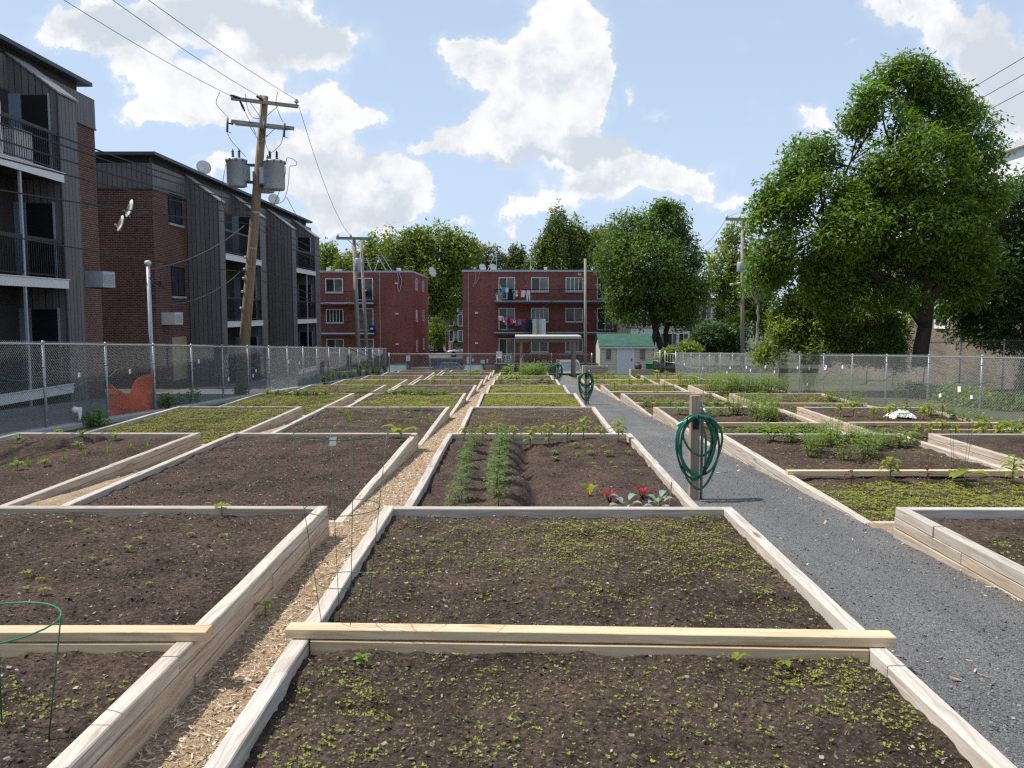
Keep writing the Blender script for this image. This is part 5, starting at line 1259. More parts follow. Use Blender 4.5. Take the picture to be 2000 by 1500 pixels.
# furrowed bed: two tomato rows, a line of peppers along the back, chard, cabbages
for i in range(8): put('tomato_plant', 'c', 2, -.66 + rnd.uniform(-.05, .05), 8.25 + i * .62, f'feathery tomato plant in the row by the wood chip aisle, {NTH[i]} from the front', 'tomato row beside the aisle', rnd.uniform(.6, .85))
for i in range(8): put('tomato_plant', 'c', 2, -.22 + rnd.uniform(-.04, .04), 8.35 + i * .62, f'feathery tomato plant in the row next to the furrow, {NTH[i]} from the front', 'tomato row next to the furrow', rnd.uniform(.6, .88))
for i in range(10): put('pepper_plant', 'c', 2, -.85 + i * .27 + rnd.uniform(-.04, .04), 13.15 + rnd.uniform(-.1, .15), f'droopy pepper plant along the back board of the furrowed bed, {NTH[i]} from left', 'pepper plants along the back board', rnd.uniform(.85, 1.3))
for i in range(9): put('leafy_start', 'c', 2, .55 + (i % 5) * .26 + rnd.uniform(-.05, .05), 11.7 + (i // 5) * .6 + rnd.uniform(-.1, .1), f'small leafy start in front of the pepper line, {NTH[i % 5]} from left in the {"near" if i < 5 else "back"} row', 'leafy starts in the furrowed bed', .9)
for i in range(5): put('tiny_seedling', 'c', 2, 1.0 + (i % 3) * .25, 10.6 + .35 * (i // 3) + rnd.uniform(-.1, .1), f'tiny green seedling right of the furrow, {NTH[i]} behind the chard', 'tiny seedlings right of the furrow')
put('yellow_chard', 'c', 2, .80, 9.15, 'bright yellow-stemmed chard right of the furrow', None, .6, 'chard')
put('red_chard', 'c', 2, .98, 8.75, 'larger red-stemmed chard behind the left cabbage', None, .6, 'chard')
put('red_chard', 'c', 2, 1.36, 8.95, 'smaller red-stemmed chard behind the right cabbage', None, .55, 'chard')
put('cabbage_plant', 'c', 2, 1.06, 8.12, 'left blue-grey cabbage behind the front board of the furrowed bed', None, .8, 'cabbage')
put('cabbage_plant', 'c', 2, 1.42, 8.25, 'right blue-grey cabbage next to the hose post', None, .85, 'cabbage')
# nearest left bed: scattered small seedlings
for i, (u, v) in enumerate([(55, 985), (85, 995), (235, 1000), (330, 1000), (395, 985), (358, 1035), (268, 1015), (358, 1052), (115, 1040), (150, 1048), (255, 1068), (232, 1085), (60, 1110), (160, 1108), (185, 1112), (28, 1145), (52, 1150), (272, 1160), (428, 1062), (500, 1105), (22, 1170), (60, 1175)]):
    y = 1620 * 1.735 / (v - HOR); x = (u - VPX) / FPX * y
    if -4.5 < x < -1.8: put('tiny_seedling', 'b', 1, x, y, f'lone seedling in the nearest left bed, {NTH[i % 18]} of a loose scatter{" closer to the board" if i > 17 else ""}', 'seedlings scattered over the nearest left bed', rnd.uniform(.5, .95))
put('tiny_seedling', 'b', 1, -2.55, 7.0, 'grassy sprout at the back board of the nearest left bed', None, 1.8)
put('leafy_start', 'c', 1, -.78, 3.98, 'wilted pale transplant against the front of the new pine board', None, .7)
put('tiny_seedling', 'c', 1, 1.08, 3.95, 'bright seedling by the lower board, left of the other', None, 1.0); put('tiny_seedling', 'c', 1, 1.32, 3.95, 'bright seedling by the lower board, right of the other', None, 1.0)
# squash start at the corner of the bare bed, weeds in the aisle
put('squash_start', 'b', 2, -1.88, 13.2, 'big-leaved squash start at the back corner of the bare bed', None, 1.25)
o = put('tiny_seedling', 'b', 1, -1.8, 5.0, 'green weed growing in the wood chips against the timber'); o.location = (-1.6, 5.1, -.32); o.scale = (1.6,) * 3
for i in range(9): put('grass_tuft' if i % 3 else 'leafy_start', 'b', 3, -4.2 + i * .29, 18.6 + rnd.uniform(-1.2, 1), f'{"grass tuft" if i % 3 else "leafy weed"} among sprouts of the third bed left of the aisle, {NTH[i]} from left', 'tufts in the third bed left of the aisle', 1.1)
put('squash_start', 'b', 3, -2.35, 19.7, 'yellowish bushy plant on the back board of the third left bed', None, 1.3)
for i in range(8): put('bush_bean', 'b', 4, -4.2 + i * .26, 26.3 + rnd.uniform(-.1, .1), f'bean plant on a back board left of the chip aisle, {NTH[i]} from left', 'bean line left of the aisle', 1.0)
# bed along the left fence with a trench
for i, (u, v) in enumerate([(18, 925), (72, 915), (20, 870), (100, 850), (140, 878), (215, 862), (242, 850), (150, 860)]):
    y = 1620 * 2.03 / (v - HOR); x = (u - VPX) / FPX * y
    if -8.15 < x < -5.4: put('leafy_start', 'a', 2, x, y, f'green start in the trenched bed by the left fence, {NTH[i]} of a loose group', 'starts in the trenched bed by the left fence', 1.3)
for i in range(10): put('grass_tuft', 'a', 2, -7.2 + i * .18, 9.6 + i * .32 + rnd.uniform(-.2, .2), f'onion tuft in the trenched bed, {NTH[i]} of the slanting row', 'slanting onion row', .75)
for i in range(7): put('bush_bean', 'a', 4, -8.0 + i * .3, 26.3, f'bean plant on the back board along the left fence, {NTH[i]} from left', 'bean line by the left fence', 1.0)
# right of the gravel path
for i, x in enumerate((3.85, 4.35, 4.75, 5.2, 5.75, 6.05)):
    put(['dark_leaf_start', 'pepper_plant', 'dark_leaf_start', 'squash_start', 'pepper_plant', 'pepper_plant'][i], 'd', 2, x + .1, 9.85 + rnd.uniform(-.15, .05), f'{["dark", "yellow-leaved", "small dark", "broad-leaved", "upright", "droopy"][i]} start before the divider board of the second right bed, {NTH[i]} from left', 'starts before the divider board', 1.1)
for i in range(14): put('tall_crop', 'd', 2, 4.5 + rnd.uniform(-.6, 1.2), 11.3 + i * .16, f'leafy stalky crop in the second bed right of the path, {NTH[i]} from the front', 'leafy crop patch right of the path', .85)
for i in range(8): put('bush_bean', 'd', 2, 4.0 + i * .3, 12.8 + rnd.uniform(-.3, .3), f'low green bush on the back of the second right bed, {NTH[i]} from left', 'low bushes at the back of the second right bed', 1.1)
for i in range(6): put('bush_bean', 'd', 3, 3.75 + i * .24, 15.3 + .12 * i, f'bean bush in the slanting row of the third right bed, {NTH[i]} from left', 'slanting bean row', .9)
for i in range(8): put('bush_bean', 'd', 3, 4.5 + i * .2, 16.0 + rnd.uniform(-.05, .05), f'bean bush before the divider board of the third right bed, {NTH[i]} from left', 'bean row before the divider', .85)
for i in range(10): put('tall_crop', 'd', 3, 4.9 + rnd.uniform(0, 1.1), 17.4 + i * .24, f'tall stalky crop in the third right bed, {NTH[i]} from the front', 'tall crop in the third right bed', 1.15)
for i in range(5): put('bush_bean', 'd', 3, 3.7 + i * .3, 18.8 + rnd.uniform(-.3, .3), f'leafy bush far back in the third right bed, {NTH[i]} from left', 'back bushes of the third right bed', 1.1)
for i in range(8): put('bush_bean', 'd', 4, 3.6 + i * .32, 23.1, f'light green bush in the fourth right bed, {NTH[i]} from left', 'row in the fourth right bed', 1.0)
for i in range(5): put('tall_crop', 'd', 4, 3.8 + i * .3, 21.6, f'wispy crop in the fourth right bed, {NTH[i]} from left', 'wispy row in the fourth right bed', .9)
for i in range(9): put('pepper_plant', 'e', 3, 7.2 + i * .28, 18.2 + rnd.uniform(-.3, .3), f'pepper start behind the divider by the right fence, {NTH[i]} from left', 'peppers behind the divider by the right fence', 1.1)
for i in range(10): put('pepper_plant', 'e', 3, 7.5 + i * .22, 15.2 + rnd.uniform(-.35, .35), f'pepper start before the divider by the right fence, {NTH[i]} from left', 'peppers before the divider by the right fence', 1.1)
for i in range(9): put('bush_bean', 'e', 3, 9.45 + rnd.uniform(-.2, .15), 15.0 + i * .55, f'green bush along the inner fence-side board, {NTH[i]} from the front', 'bushes along the fence-side board', 1.1)
put('dark_leaf_start', 'e', 3, 9.0, 15.5, 'dark red leafy plant before the white bag', None, 1.3); put('dark_leaf_start', 'e', 3, 9.2, 19.6, 'dark red clump behind the white bag', None, 1.4)
for i in range(9): put('bush_bean', 'e', 4, 7.3 + i * .28, 21.3 + rnd.uniform(-.15, .15), f'leafy bush across the fourth bed along the right fence, {NTH[i]} from left', 'bushes across the fourth fence bed', 1.1)
for i in range(6): put('tall_crop', 'e', 4, 9.3 + rnd.uniform(-.3, .2), 22.5 + i * .5, f'tall crop by the right fence in the fourth bed, {NTH[i]} from the front', 'tall crop by the right fence', 1.0)
for i in range(18): put('tall_crop', 'e', 5, 7.1 + (i % 9) * .29 + rnd.uniform(-.1, .1), 29.4 + (i // 9) * 1.4 + rnd.uniform(-.4, .4), f'tall dense crop in the leafy fifth fence bed, {"front" if i < 9 else "back"} row, {NTH[i % 9]} from left', 'dense crop of the leafy fence bed', 1.6)
for i in range(9): put('tall_crop', 'e', 6, 7.1 + i * .29, 36 + rnd.uniform(-1, 1), f'tall crop in the sixth bed along the right fence, {NTH[i]} from left', 'tall crop of the sixth fence bed', 1.5)
for k_, n_, nm in (('d', 5, 'fifth right bed'), ('d', 6, 'sixth right bed'), ('d', 7, 'farthest right bed'), ('e', 7, 'farthest fence bed'), ('c', 6, 'sixth middle bed'), ('b', 6, 'sixth bed left of the aisle'), ('b', 7, 'seventh bed left of the aisle'), ('b', 8, 'eighth bed left of the aisle'), ('c', 8, 'farthest middle bed')):
    for i in range(7): put(rnd.choice(['bush_bean', 'pepper_plant', 'leafy_start']), k_, n_, CX[k_][0] + .35 + i * .37, near(n_) + 1.2 + rnd.random() * 3.6, f'leafy vegetable in the {nm}, {NTH[i]} from left', f'vegetables in the {nm}', 1.5)
for i in range(5): put('squash_start', 'c', 7, -.7 + i * .3, 42.0 + rnd.uniform(-.5, .8), f'big yellow-green leafy plant in the seventh middle bed, {NTH[i]} from left', 'big leafy plants of the seventh middle bed', 2.0)
for i in range(9): put('tall_crop', 'c', 8, .3 + i * .16, 47.5 + rnd.uniform(-.6, 1.6), f'tall grey-green crop before the shelter, {NTH[i]} from left', 'tall crop before the shelter', 2.2)
for i in range(4): put('bush_bean', 'c', 8, -.8 + (i % 2) * 1.5 + rnd.uniform(-.2, .2), 50.5 + (i // 2) * .9, f'leafy bush with pale flowers at the far end of the middle column, {NTH[i]}', 'flowering bushes at the far end', 3.0)
# ================================================================== litter and small things
o = thing('white_bag', 'crumpled white plastic bag lying in a bed by the right fence', 'bag', at(1762, 815, 18.2)); l = Vector((8.45, 18.3, cz('e', 3, 8.45, 18.3)))
o.location = l; ORG[o.name] = l
mb = MB(); nx, ny = 16, 10
for j in range(ny + 1):
    for i in range(nx + 1):
        a, b = i / nx * 2 - 1, j / ny * 2 - 1; e = max(0, 1 - (abs(a) ** 3 + abs(b) ** 3) * .8)
        mb.v.append((l.x + a * .3 + .05 * float(vn(j * .9, i * .7, 3)), l.y + b * .2 + .05 * float(vn(i * .8, j, 4)), l.z - .01 + e * (.10 + .09 * float(vn(i * .6, j * .6, 8))) + .03 * float(vn(i * 1.7, j * 1.7, 9))))
for j in range(ny):
    for i in range(nx): q = j * (nx + 1) + i; mb.face((q, q + 1, q + nx + 2, q + nx + 1))
mb.build('bag_body', M['paper'], o)
mb = MB()
for i in range(5): mb.leaf((l.x + rnd.uniform(-.15, .1), l.y - .16, l.z + .11), (rnd.uniform(-.5, .5), -.8, .3), .14, .07, .8)
mb.build('printed_leaf', M['plant'], o)
def stake(x, y, z, h, label, mat='plank', w=.012, lean=(0, 0)):
    mb = MB(); mb.beam((x, y, z - .05), (x + lean[0], y + lean[1], z + h), w, w, .002); return tag(mb.build('plant_stake', M[mat], None, (x, y, z)), label, 'stake')
q = at(1322, 985, 8.6); stake(1.62, 8.75, cz('c', 2, 1.62, 8.75), .26, 'short brown stake at the edge near the hose post', 'post_wood', .012, (.02, 0))
stake(4.45, 19.9, ztop(3), 1.25, 'thin pale rod upright at the back of the third right bed', 'galv', .02)
stake(-.35, 55.3, gz(55), 1.3, 'tall brown garden stake left of the far hose post', 'post_wood', .07); stake(.1, 55.6, gz(55), 1.1, 'shorter pale garden stake before the shelter', 'plank', .07, (.1, 0))
stake(.55, 55.8, gz(55), 1.3, 'grey leaning garden stake before the shelter', 'grey_pole', .06, (-.25, 0)); stake(.95, 55.2, gz(55), 1.15, 'rightmost grey garden stake before the shelter', 'grey_pole', .06, (.15, 0))
def slab_tag(c, w, h, ax, label, group, mat='paper', cat='tag'):
    c = Vector(c); ax = Vector(ax).normalized(); a = rnd.uniform(-.4, .4); up = Vector((0, 0, 1)); A = ax * math.cos(a) + up * math.sin(a); B = up * math.cos(a) - ax * math.sin(a); n = A.cross(B) * .004; mb = MB()
    P = [c - A * w / 2 - B * h / 2, c + A * w / 2 - B * h / 2, c + A * w / 2 + B * h / 2, c - A * w / 2 + B * h / 2]; b = len(mb.v)
    mb.v += [tuple(p - n) for p in P] + [tuple(p + n) for p in P]
    for f in ((3, 2, 1, 0), (4, 5, 6, 7), (0, 1, 5, 4), (1, 2, 6, 5), (2, 3, 7, 6), (3, 0, 4, 7)): mb.face(f)
    return tag(mb.build('paper_tag', M[mat], None, c), label, cat, group)
LT = [(144, 733), (245, 726), (382, 706), (440, 741), (489, 734), (495, 724), (560, 707), (581, 709), (700, 708)]
for i, (u, v) in enumerate(LT):
    y = -FL * FPX / (VPX - u); slab_tag(Vector((FL + .05, y, zz(v, y))), .06 + .002 * y, .06 + .002 * y, (0, 1, 0), f'small white tag tied to the left fence, {NTH[i]} from the camera', 'tags tied to the left fence')
RT = [(1878, 760), (1903, 775), (1841, 772), (1580, 751), (1583, 719), (1616, 716), (1648, 716), (1614, 719), (1560, 718), (1515, 726), (1497, 716), (1468, 723), (1460, 717), (1428, 718), (1422, 727), (1375, 719), (1338, 711)]
for i, (u, v) in enumerate(RT):
    y = FR * FPX / (u - VPX); s_ = .14 if i == 0 else .07 + .0022 * y
    slab_tag(Vector((FR - .05, y, zz(v, y))), s_, s_ * (.8 if i else 1), (0, 1, 0), ('large white card on the right fence above the shrubs' if i == 0 else f'small white tag tied to the right fence, {NTH[i]} from the camera'), 'tags tied to the right fence')
for side, X_, a, b, lab, hh in (('l', FL + .04, 14, 50, 'thin green string looped along the left fence', 1.0), ('r', FR - .04, 18, 48, 'thin green string looped along the right fence', .78)):
    mb = MB(); pts = []
    for i in range(int((b - a) * 3)):
        y = a + i / 3; pts.append((X_, y, gz(y) + hh + .14 * math.sin(i * .5) + .08 * math.sin(i * 1.3)))
    mb.tube(pts, .006, 4); tag(mb.build('string', M['green_wire_light'], None, pts[0]), lab, 'string')
# ball and rag on the left fence
c = Vector((FL + .06, 17.2, zz(804, 16.9))); o = thing('rag', 'white ball and rag snagged on the near left fence', 'rag', c)
mb = MB(); mb.lathe([(.01, -.07), (.05, -.05), (.07, 0), (.05, .05), (.01, .07)], c + Vector((0, -.1, 0)), 10); mb.build('ball', M['paper'], o, smooth=True)
mb = MB(); mb.quad([c + Vector((0, -.05, .05)), c + Vector((.02, .12, .03)), c + Vector((.03, .06, -.14)), c + Vector((0, .02, -.25))]); mb.quad([c + Vector((.03, .02, -.25)), c + Vector((.05, .06, -.14)), c + Vector((.04, .12, .03)), c + Vector((.02, -.05, .05))]); mb.build('cloth', M['paper'], o)
# orange safety netting behind the left fence
xo = FL - .35; y0_, y1_ = 19.5, 21.8; o = thing('safety_net', 'torn orange safety netting sagging behind the left fence', 'netting', (xo, y0_, gz(y0_)))
mb = MB(); n_ = 46; nv = 20
def net(s, t):
    y = y0_ + (y1_ - y0_) * s; hz_ = .78 * (1 - s) + 1.0 * s; sag = .24 * 4 * s * (1 - s) ; top = hz_ - sag - .14 * math.sin(s * 6.3)
    return Vector((xo - .10 * math.sin(t * 3 + s * 7), y, gz(y) + .02 + top * t))
for i in range(n_ + 1):
    mb.tube([net(i / n_, j / nv) for j in range(nv + 1)], .012, 3)
for j in range(nv + 1): mb.tube([net(i / n_, j / nv) for i in range(n_ + 1)], .012 if j < nv else .03, 3)
mb.build('netting', M['orange'], o)
# ================================================================== white mast, poles, wires
o = thing('service_mast', 'slim white conduit mast with rounded cap behind the left fence', 'mast', (-9.75, 22.0, gz(22)))
b = Vector((-9.75, 22.0, gz(22) - .1)); mb = MB(); top = at(289, 516, 22.0); mb.tube([b, top], [.055, .05], 10); mb.build('pipe', M['pvc'], o, smooth=True)
mb = MB(); mb.lathe([(.03, -.03), (.07, -.02), (.09, .03), (.075, .08), (.03, .1)], top, 10); mb.build('cap', M['offwhite'], o, smooth=True)
mb = MB()
for i in range(4): mb.tube([top + Vector((.05, -.05, -.35)), top + Vector((.15 + .1 * i, -.1, -.5 - .05 * i)), top + Vector((.32, .0, -.55 + .03 * i)), top + Vector((.2, .1, -.45)), top + Vector((.06, .02, -.6))], .012, 4)
mb.build('wire_loop', M['cable'], o)
WIRE_N = [0]
def wire(p, q, sag, label, r=.012, n=18, mat='cable'):
    p = Vector(p); q = Vector(q); mb = MB()
    mb.tube([p.lerp(q, i / n) - Vector((0, 0, sag * 4 * (i / n) * (1 - i / n))) for i in range(n + 1)], r, 4)
    return tag(mb.build('overhead_wire', M[mat], None, p), label, 'wire', 'overhead wires')
# leaning transformer pole
YP = 30.5
pole = thing('utility_pole', 'leaning brown utility pole with transformers and two crossarms', 'utility pole', A3(470, 772, YP))
pb = Vector(A3(469, 774, YP)); pt_ = Vector(A3(517, 188, YP)); ax = (pt_ - pb).normalized()
mb = MB(); mb.tube([pb - ax * .3, pb.lerp(pt_, .35), pb.lerp(pt_, .7), pt_], [.205, .185, .158, .13], 14); mb.build('pole_shaft', M['pole_wood'], pole, smooth=True)
sx = ax.cross(Vector((0, 1, 0))).normalized(); sx = sx if sx.x > 0 else -sx
def px(u, v, dy=0): return Vector(A3(u, v, YP + dy))
for (a, b, dy) in ((px(452, 192, -.2), px(582, 208, -.2), 0), (px(452, 237, -.2), px(574, 251, -.2), 0)):
    mb = MB(); mb.beam(a, b, .10, .125, .006); ca = mb.build('crossarm', M['grey_pole'], pole)
    mb = MB(); c0 = (a + b) / 2; lo = c0 + Vector((-.1, -.02, -.62)); 
    for q in (.28, .72): mb.tube([a.lerp(b, q) + Vector((0, -.06, -.05)), lo], .012, 5)
    mb.build('brace', M['galv'], ca)
mb = MB(); mb.beam(px(460, 242, -.32), px(562, 252, -.32), .08, .09, .006); mb.build('crossarm', M['grey_pole'], pole)
for (u, v) in ((579, 199), (455, 190), (508, 191)):
    mb = MB(); c = px(u, v, -.2); mb.lathe([(.03, -.1), (.03, -.04), (.075, -.03), (.085, .02), (.05, .05), (.06, .07), (.03, .1)], c, 10); mb.build('insulator', M['greymetal'], pole, smooth=True)
for (u, v) in ((445, 243), (517, 249), (556, 253)):
    mb = MB(); c = px(u, v, -.42); mb.tube([c + Vector((0, 0, .22)), c + Vector((-.03, 0, -.26))], .038, 8); mb.tube([c + Vector((-.04, 0, -.24)), c + Vector((.12, 0, -.30))], .012, 5); mb.beam(c + Vector((0, 0, .05)), c + Vector((.12, .2, .05)), .04, .05); mb.build('fuse_cutout', M['darkgrey'], pole, smooth=True)
for (u0, v0, u1, v1) in ((450, 186, 470, 192), (501, 188, 514, 196), (469, 198, 478, 217)):
    mb = MB(); a, b = px(u0, v0, -.25), px(u1, v1, -.25); mb.tube([a, a.lerp(b, .5), b], [.035, .045, .03], 7); mb.build('strain_insulator', M['black'], pole)
def can(u, v0, v1, wpx, dy, fins):
    c = px(u, v1, dy); h = px(u, v0, dy).z - c.z; r = wpx * YP / FPX / 2; mb = MB()
    mb.lathe([(r * .93, 0), (r, .04), (r, h - .09), (r * 1.06, h - .08), (r * 1.06, h - .03), (r * .9, h + .01), (r * .3, h + .05)], c, 22); t = mb.build('transformer', M['greymetal'], pole, smooth=False)
    for p_ in t.data.polygons: p_.use_smooth = len(p_.vertices) == 4
    mb = MB()
    for i in range(10):
        a = i * .628; mb.obox((c.x + r * 1.06 * math.cos(a), c.y + r * 1.06 * math.sin(a), 0), (math.cos(a), math.sin(a)), (-math.sin(a), math.cos(a)), .02, .02, c.z + h - .11, c.z + h - .02)
    mb.build('lid_clamp', M['darkgrey'], t)
    for k in (-.35, .3):
        mb = MB(); b = Vector((c.x + k * r, c.y, c.z + h)); prof = [(.03, 0)]
        for i in range(5): prof += [(.055, .04 + .06 * i), (.032, .065 + .06 * i)]
        mb.lathe(prof + [(.015, .36)], b, 8); mb.build('bushing', M['darkgrey'], t)
    mb = MB()
    for i in range(7):
        a = fins + (i - 3) * .1; x, y = math.cos(a), math.sin(a); mb.obox((c.x + x * (r + .06), c.y + y * (r + .06), 0), (x, y), (-y, x), .07, .008, c.z + .2, c.z + h * .75)
    mb.build('cooling_fin', M['greymetal'], t)
    mb = MB(); mb.beam(Vector((c.x, c.y, c.z + h * .8)), pb.lerp(pt_, (c.z + h * .8 - pb.z) / (pt_.z - pb.z)), .06, .10); mb.beam(Vector((c.x, c.y, c.z + .18)), pb.lerp(pt_, (c.z + .18 - pb.z) / (pt_.z - pb.z)), .06, .10); mb.build('mounting_arm', M['darkgrey'], t)
    return c, r, h
can(463, 311, 365, 37, -.15, -.2); can(536, 314, 371, 40, -.25, math.pi + .3); can(519, 322, 376, 34, .38, math.pi)
mb = MB()
for pts in ([(430, 179), (422, 200), (432, 215), (446, 230)], [(479, 183), (482, 205), (492, 228), (510, 232)], [(543, 178), (539, 203), (546, 225), (553, 238)], [(443, 256), (452, 275), (470, 295), (480, 306)], [(553, 264), (548, 282), (532, 297), (524, 300)], [(517, 262), (520, 285), (530, 305)],
            [(558, 325), (556, 345), (545, 375), (536, 398)], [(565, 326), (563, 360), (555, 390), (540, 398), (527, 399)], [(558, 322), (562, 308), (578, 315), (578, 323), (566, 324)], [(441, 321), (436, 350), (432, 385), (441, 417)], [(478, 217), (492, 245), (500, 262)]):
    mb.tube(sweep([px(u, v, -.3) for u, v in pts], 5), .011, 4)
mb.build('jumper_wire', M['cable'], pole)
for q in (.44, .5, .62):
    c = pb.lerp(pt_, q); mb = MB(); mb.lathe([(.205 - .06 * q, -.03), (.205 - .06 * q, .03)], c, 12, 0, ax); mb.build('band_clamp', M['galv'], pole)
for q in (.40, .43, .47, .355, .30):
    c = pb.lerp(pt_, q) + Vector((-.19, -.12, 0)); mb = MB(); mb.lathe([(.02, -.05), (.05, -.03), (.05, .03), (.02, .05)], c, 8); mb.build('cable_knob', M['galv'], pole)
# primary wires to a pole behind the camera
for i, ((u, v), (u2, nm)) in enumerate(zip(((450, 187), (508, 189), (581, 196)), ((125, 'left'), (220, 'middle'), (290, 'right')))):
    a = px(u, v, -.2); m_ = Vector(A3(u2, 0, 20.0)); b = a + (m_ - a) * ((YP + 4) / (YP - 20)); b.z = 10.4 - (.0); w_ = (YP - 20) / (YP + 4); sag = (a.z + (b.z - a.z) * w_ - m_.z) / (4 * w_ * (1 - w_))
    wire(a, b, sag, f'bare overhead wire from the pole top to the upper left, {nm} of three', .008, 30)
for i, (v0, v1) in enumerate(((224, 395), (241, 404), (273, 416), (308, 425), (371, 440), (458, 532))):
    a = pb.lerp(pt_, ((HOR - v1) * YP / FPX + CZ - pb.z) / (pt_.z - pb.z)) + Vector((-.14, -.1, 0)); m_ = Vector(A3(0, v0, 16.8)); w_ = (YP - 16.8) / (YP - .5); b = a + (m_ - a) / w_; s_ = .35
    b.z += s_ * 4 * (1 - w_) ; wire(a, b, s_, f'dark service cable crossing the nearest block from the leaning pole, {NTH[i]} from the top', .020, 24)
yt = 62.0
for i, (u, v, u2, v2, s_, lb) in enumerate(((583, 205, 706, 466, 1.5, 'slack bare wire from the pole top to the far twin pole'), (560, 385, 662, 466, 1.2, 'slack wire from the transformer to the far crossarm'))):
    wire(px(u, v, -.2), A3(u2, v2, yt), s_, lb, .010, 24)
for i, (v0, v1) in enumerate(((425, 500), (436, 512), (447, 520), (520, 585), (540, 590))):
    a = pb.lerp(pt_, ((HOR - v0) * YP / FPX + CZ - pb.z) / (pt_.z - pb.z)) + Vector((.14, -.05, 0)); wire(a, A3(693, v1, yt), .5, f'service cable from the leaning pole to the far twin pole, {NTH[i]} from the top', .016, 20)
mt = at(291, 527, 22.0)
wire(px(477, 441, -.15), mt, .25, 'upper frayed cable from the leaning pole down to the white mast', .022); wire(px(470, 530, -.15), at(291, 597, 22.0), .35, 'lower drooping cable from the leaning pole to the white mast', .016)
# far poles
def far_pole(name_label, u, vb, u2, vt, y, r, arm=None, can_=None, lamp=None):
    o = thing('utility_pole', name_label, 'utility pole', A3(u, vb, y)); b, t = Vector(A3(u, vb, y)), Vector(A3(u2, vt, y)); mb = MB(); mb.tube([b - Vector((0, 0, 1.2)), t], [r, r * .7], 9); mb.build('pole_shaft', M['grey_pole'], o, smooth=True)
    if arm:
        mb = MB(); mb.beam(A3(arm[0], arm[1], y - .3), A3(arm[2], arm[3], y - .3), .16, .2, .01); a_ = mb.build('crossarm', M['grey_pole'], o)
        mb = MB(); mid = (arm[0] + arm[2]) / 2
        for du in (-14, 14): mb.tube([A3(mid + du, arm[1] + 2, y - .35), A3(mid, arm[1] + 15, y - .3)], .03, 4)
        mb.build('brace', M['galv'], a_)
        for q in (.04, .4, .96):
            mb = MB(); mb.lathe([(.04, 0), (.10, .03), (.10, .1), (.05, .2), (.03, .26)], Vector(A3(arm[0], arm[1], y - .3)).lerp(Vector(A3(arm[2], arm[3], y - .3)), q) + Vector((0, 0, .1)), 8); mb.build('insulator', M['offwhite'], o, smooth=True)
    if can_:
        c = Vector(A3(can_[0], can_[2], y - .5)); h = (can_[2] - can_[1]) * y / FPX; mb = MB(); mb.lathe([(.2, 0), (.24, .05), (.24, h - .1), (.2, h)], c, 12); mb.build('transformer', M['greymetal'], o, smooth=True)
    if lamp:
        a = Vector(A3(lamp[0], lamp[1], y)); e = Vector(A3(lamp[2], lamp[3], y)); mb = MB(); mb.tube([a, a.lerp(e, .6) + Vector((0, 0, .1)), e], .04, 6); mb.build('lamp_arm', M['galv'], o)
        mb = MB(); mb.beam(e + Vector((-.55, 0, -.06)), e + Vector((.15, 0, .02)), .28, .16, .05); mb.build('lamp_head', M['offwhite'], o)
    return o
far_pole('thicker of two leaning poles before the left red block, with long crossarm', 702, 722, 691, 463, 62, .20, (657, 465, 727, 466), (699, 505, 530))
far_pole('thinner of two leaning poles before the left red block', 719, 722, 705, 467, 62.6, .15)
far_pole('plain grey pole standing before the laundry block beside the shelter', 1144, 725, 1143, 505, 61.5, .13)
far_pole('tall grey pole with crossarm and street lamp left of the big ash', 1451, 706, 1450, 426, 64, .17, (1417, 428, 1486, 428), (1445, 512, 532), (1450, 555, 1440, 554))
far_pole('distant pole with a T crossarm behind the round tree', 1355, 700, 1355, 490, 90, .17, (1342, 491, 1382, 495))
for i in range(3): wire(A3(1420 + i * 26, 425, 63.7), A3(1346 + i * 14, 489, 89.7), .8, f'distant wire between the lamp pole and the T pole, {NTH[i]} from left', .014)
for i, (u0, v0, v1) in enumerate(((1420, 424, 112), (1446, 424, 145), (1475, 424, 178))):
    a = Vector(A3(u0, v0, 63.7)); m_ = Vector(A3(2000, v1, 24.0)); w_ = (63.7 - 24) / (63.7 + 5); b = a + (m_ - a) / w_; b.z += 1.0 * 4 * (1 - w_) ; wire(a, b, 1.0, f'bare wire entering at the upper right past the ash crown, {NTH[i]} from the top', .010, 40)
wire(A3(1143, 545, 61.5), A3(975, 645, 72.5), .2, 'laundry line cable from the plain grey pole to the middle balcony', .015); wire(A3(1143, 540, 61.5), A3(975, 553, 72.5), .5, 'upper laundry cable from the plain grey pole', .012)
wire(A3(700, 592, 62), A3(1143, 580, 61.5), .5, 'long horizontal cable passing between the red blocks', .014, 20); wire(A3(1144, 588, 61.5), A3(1205, 652, 72), .1, 'short guy wire right of the plain grey pole', .012)
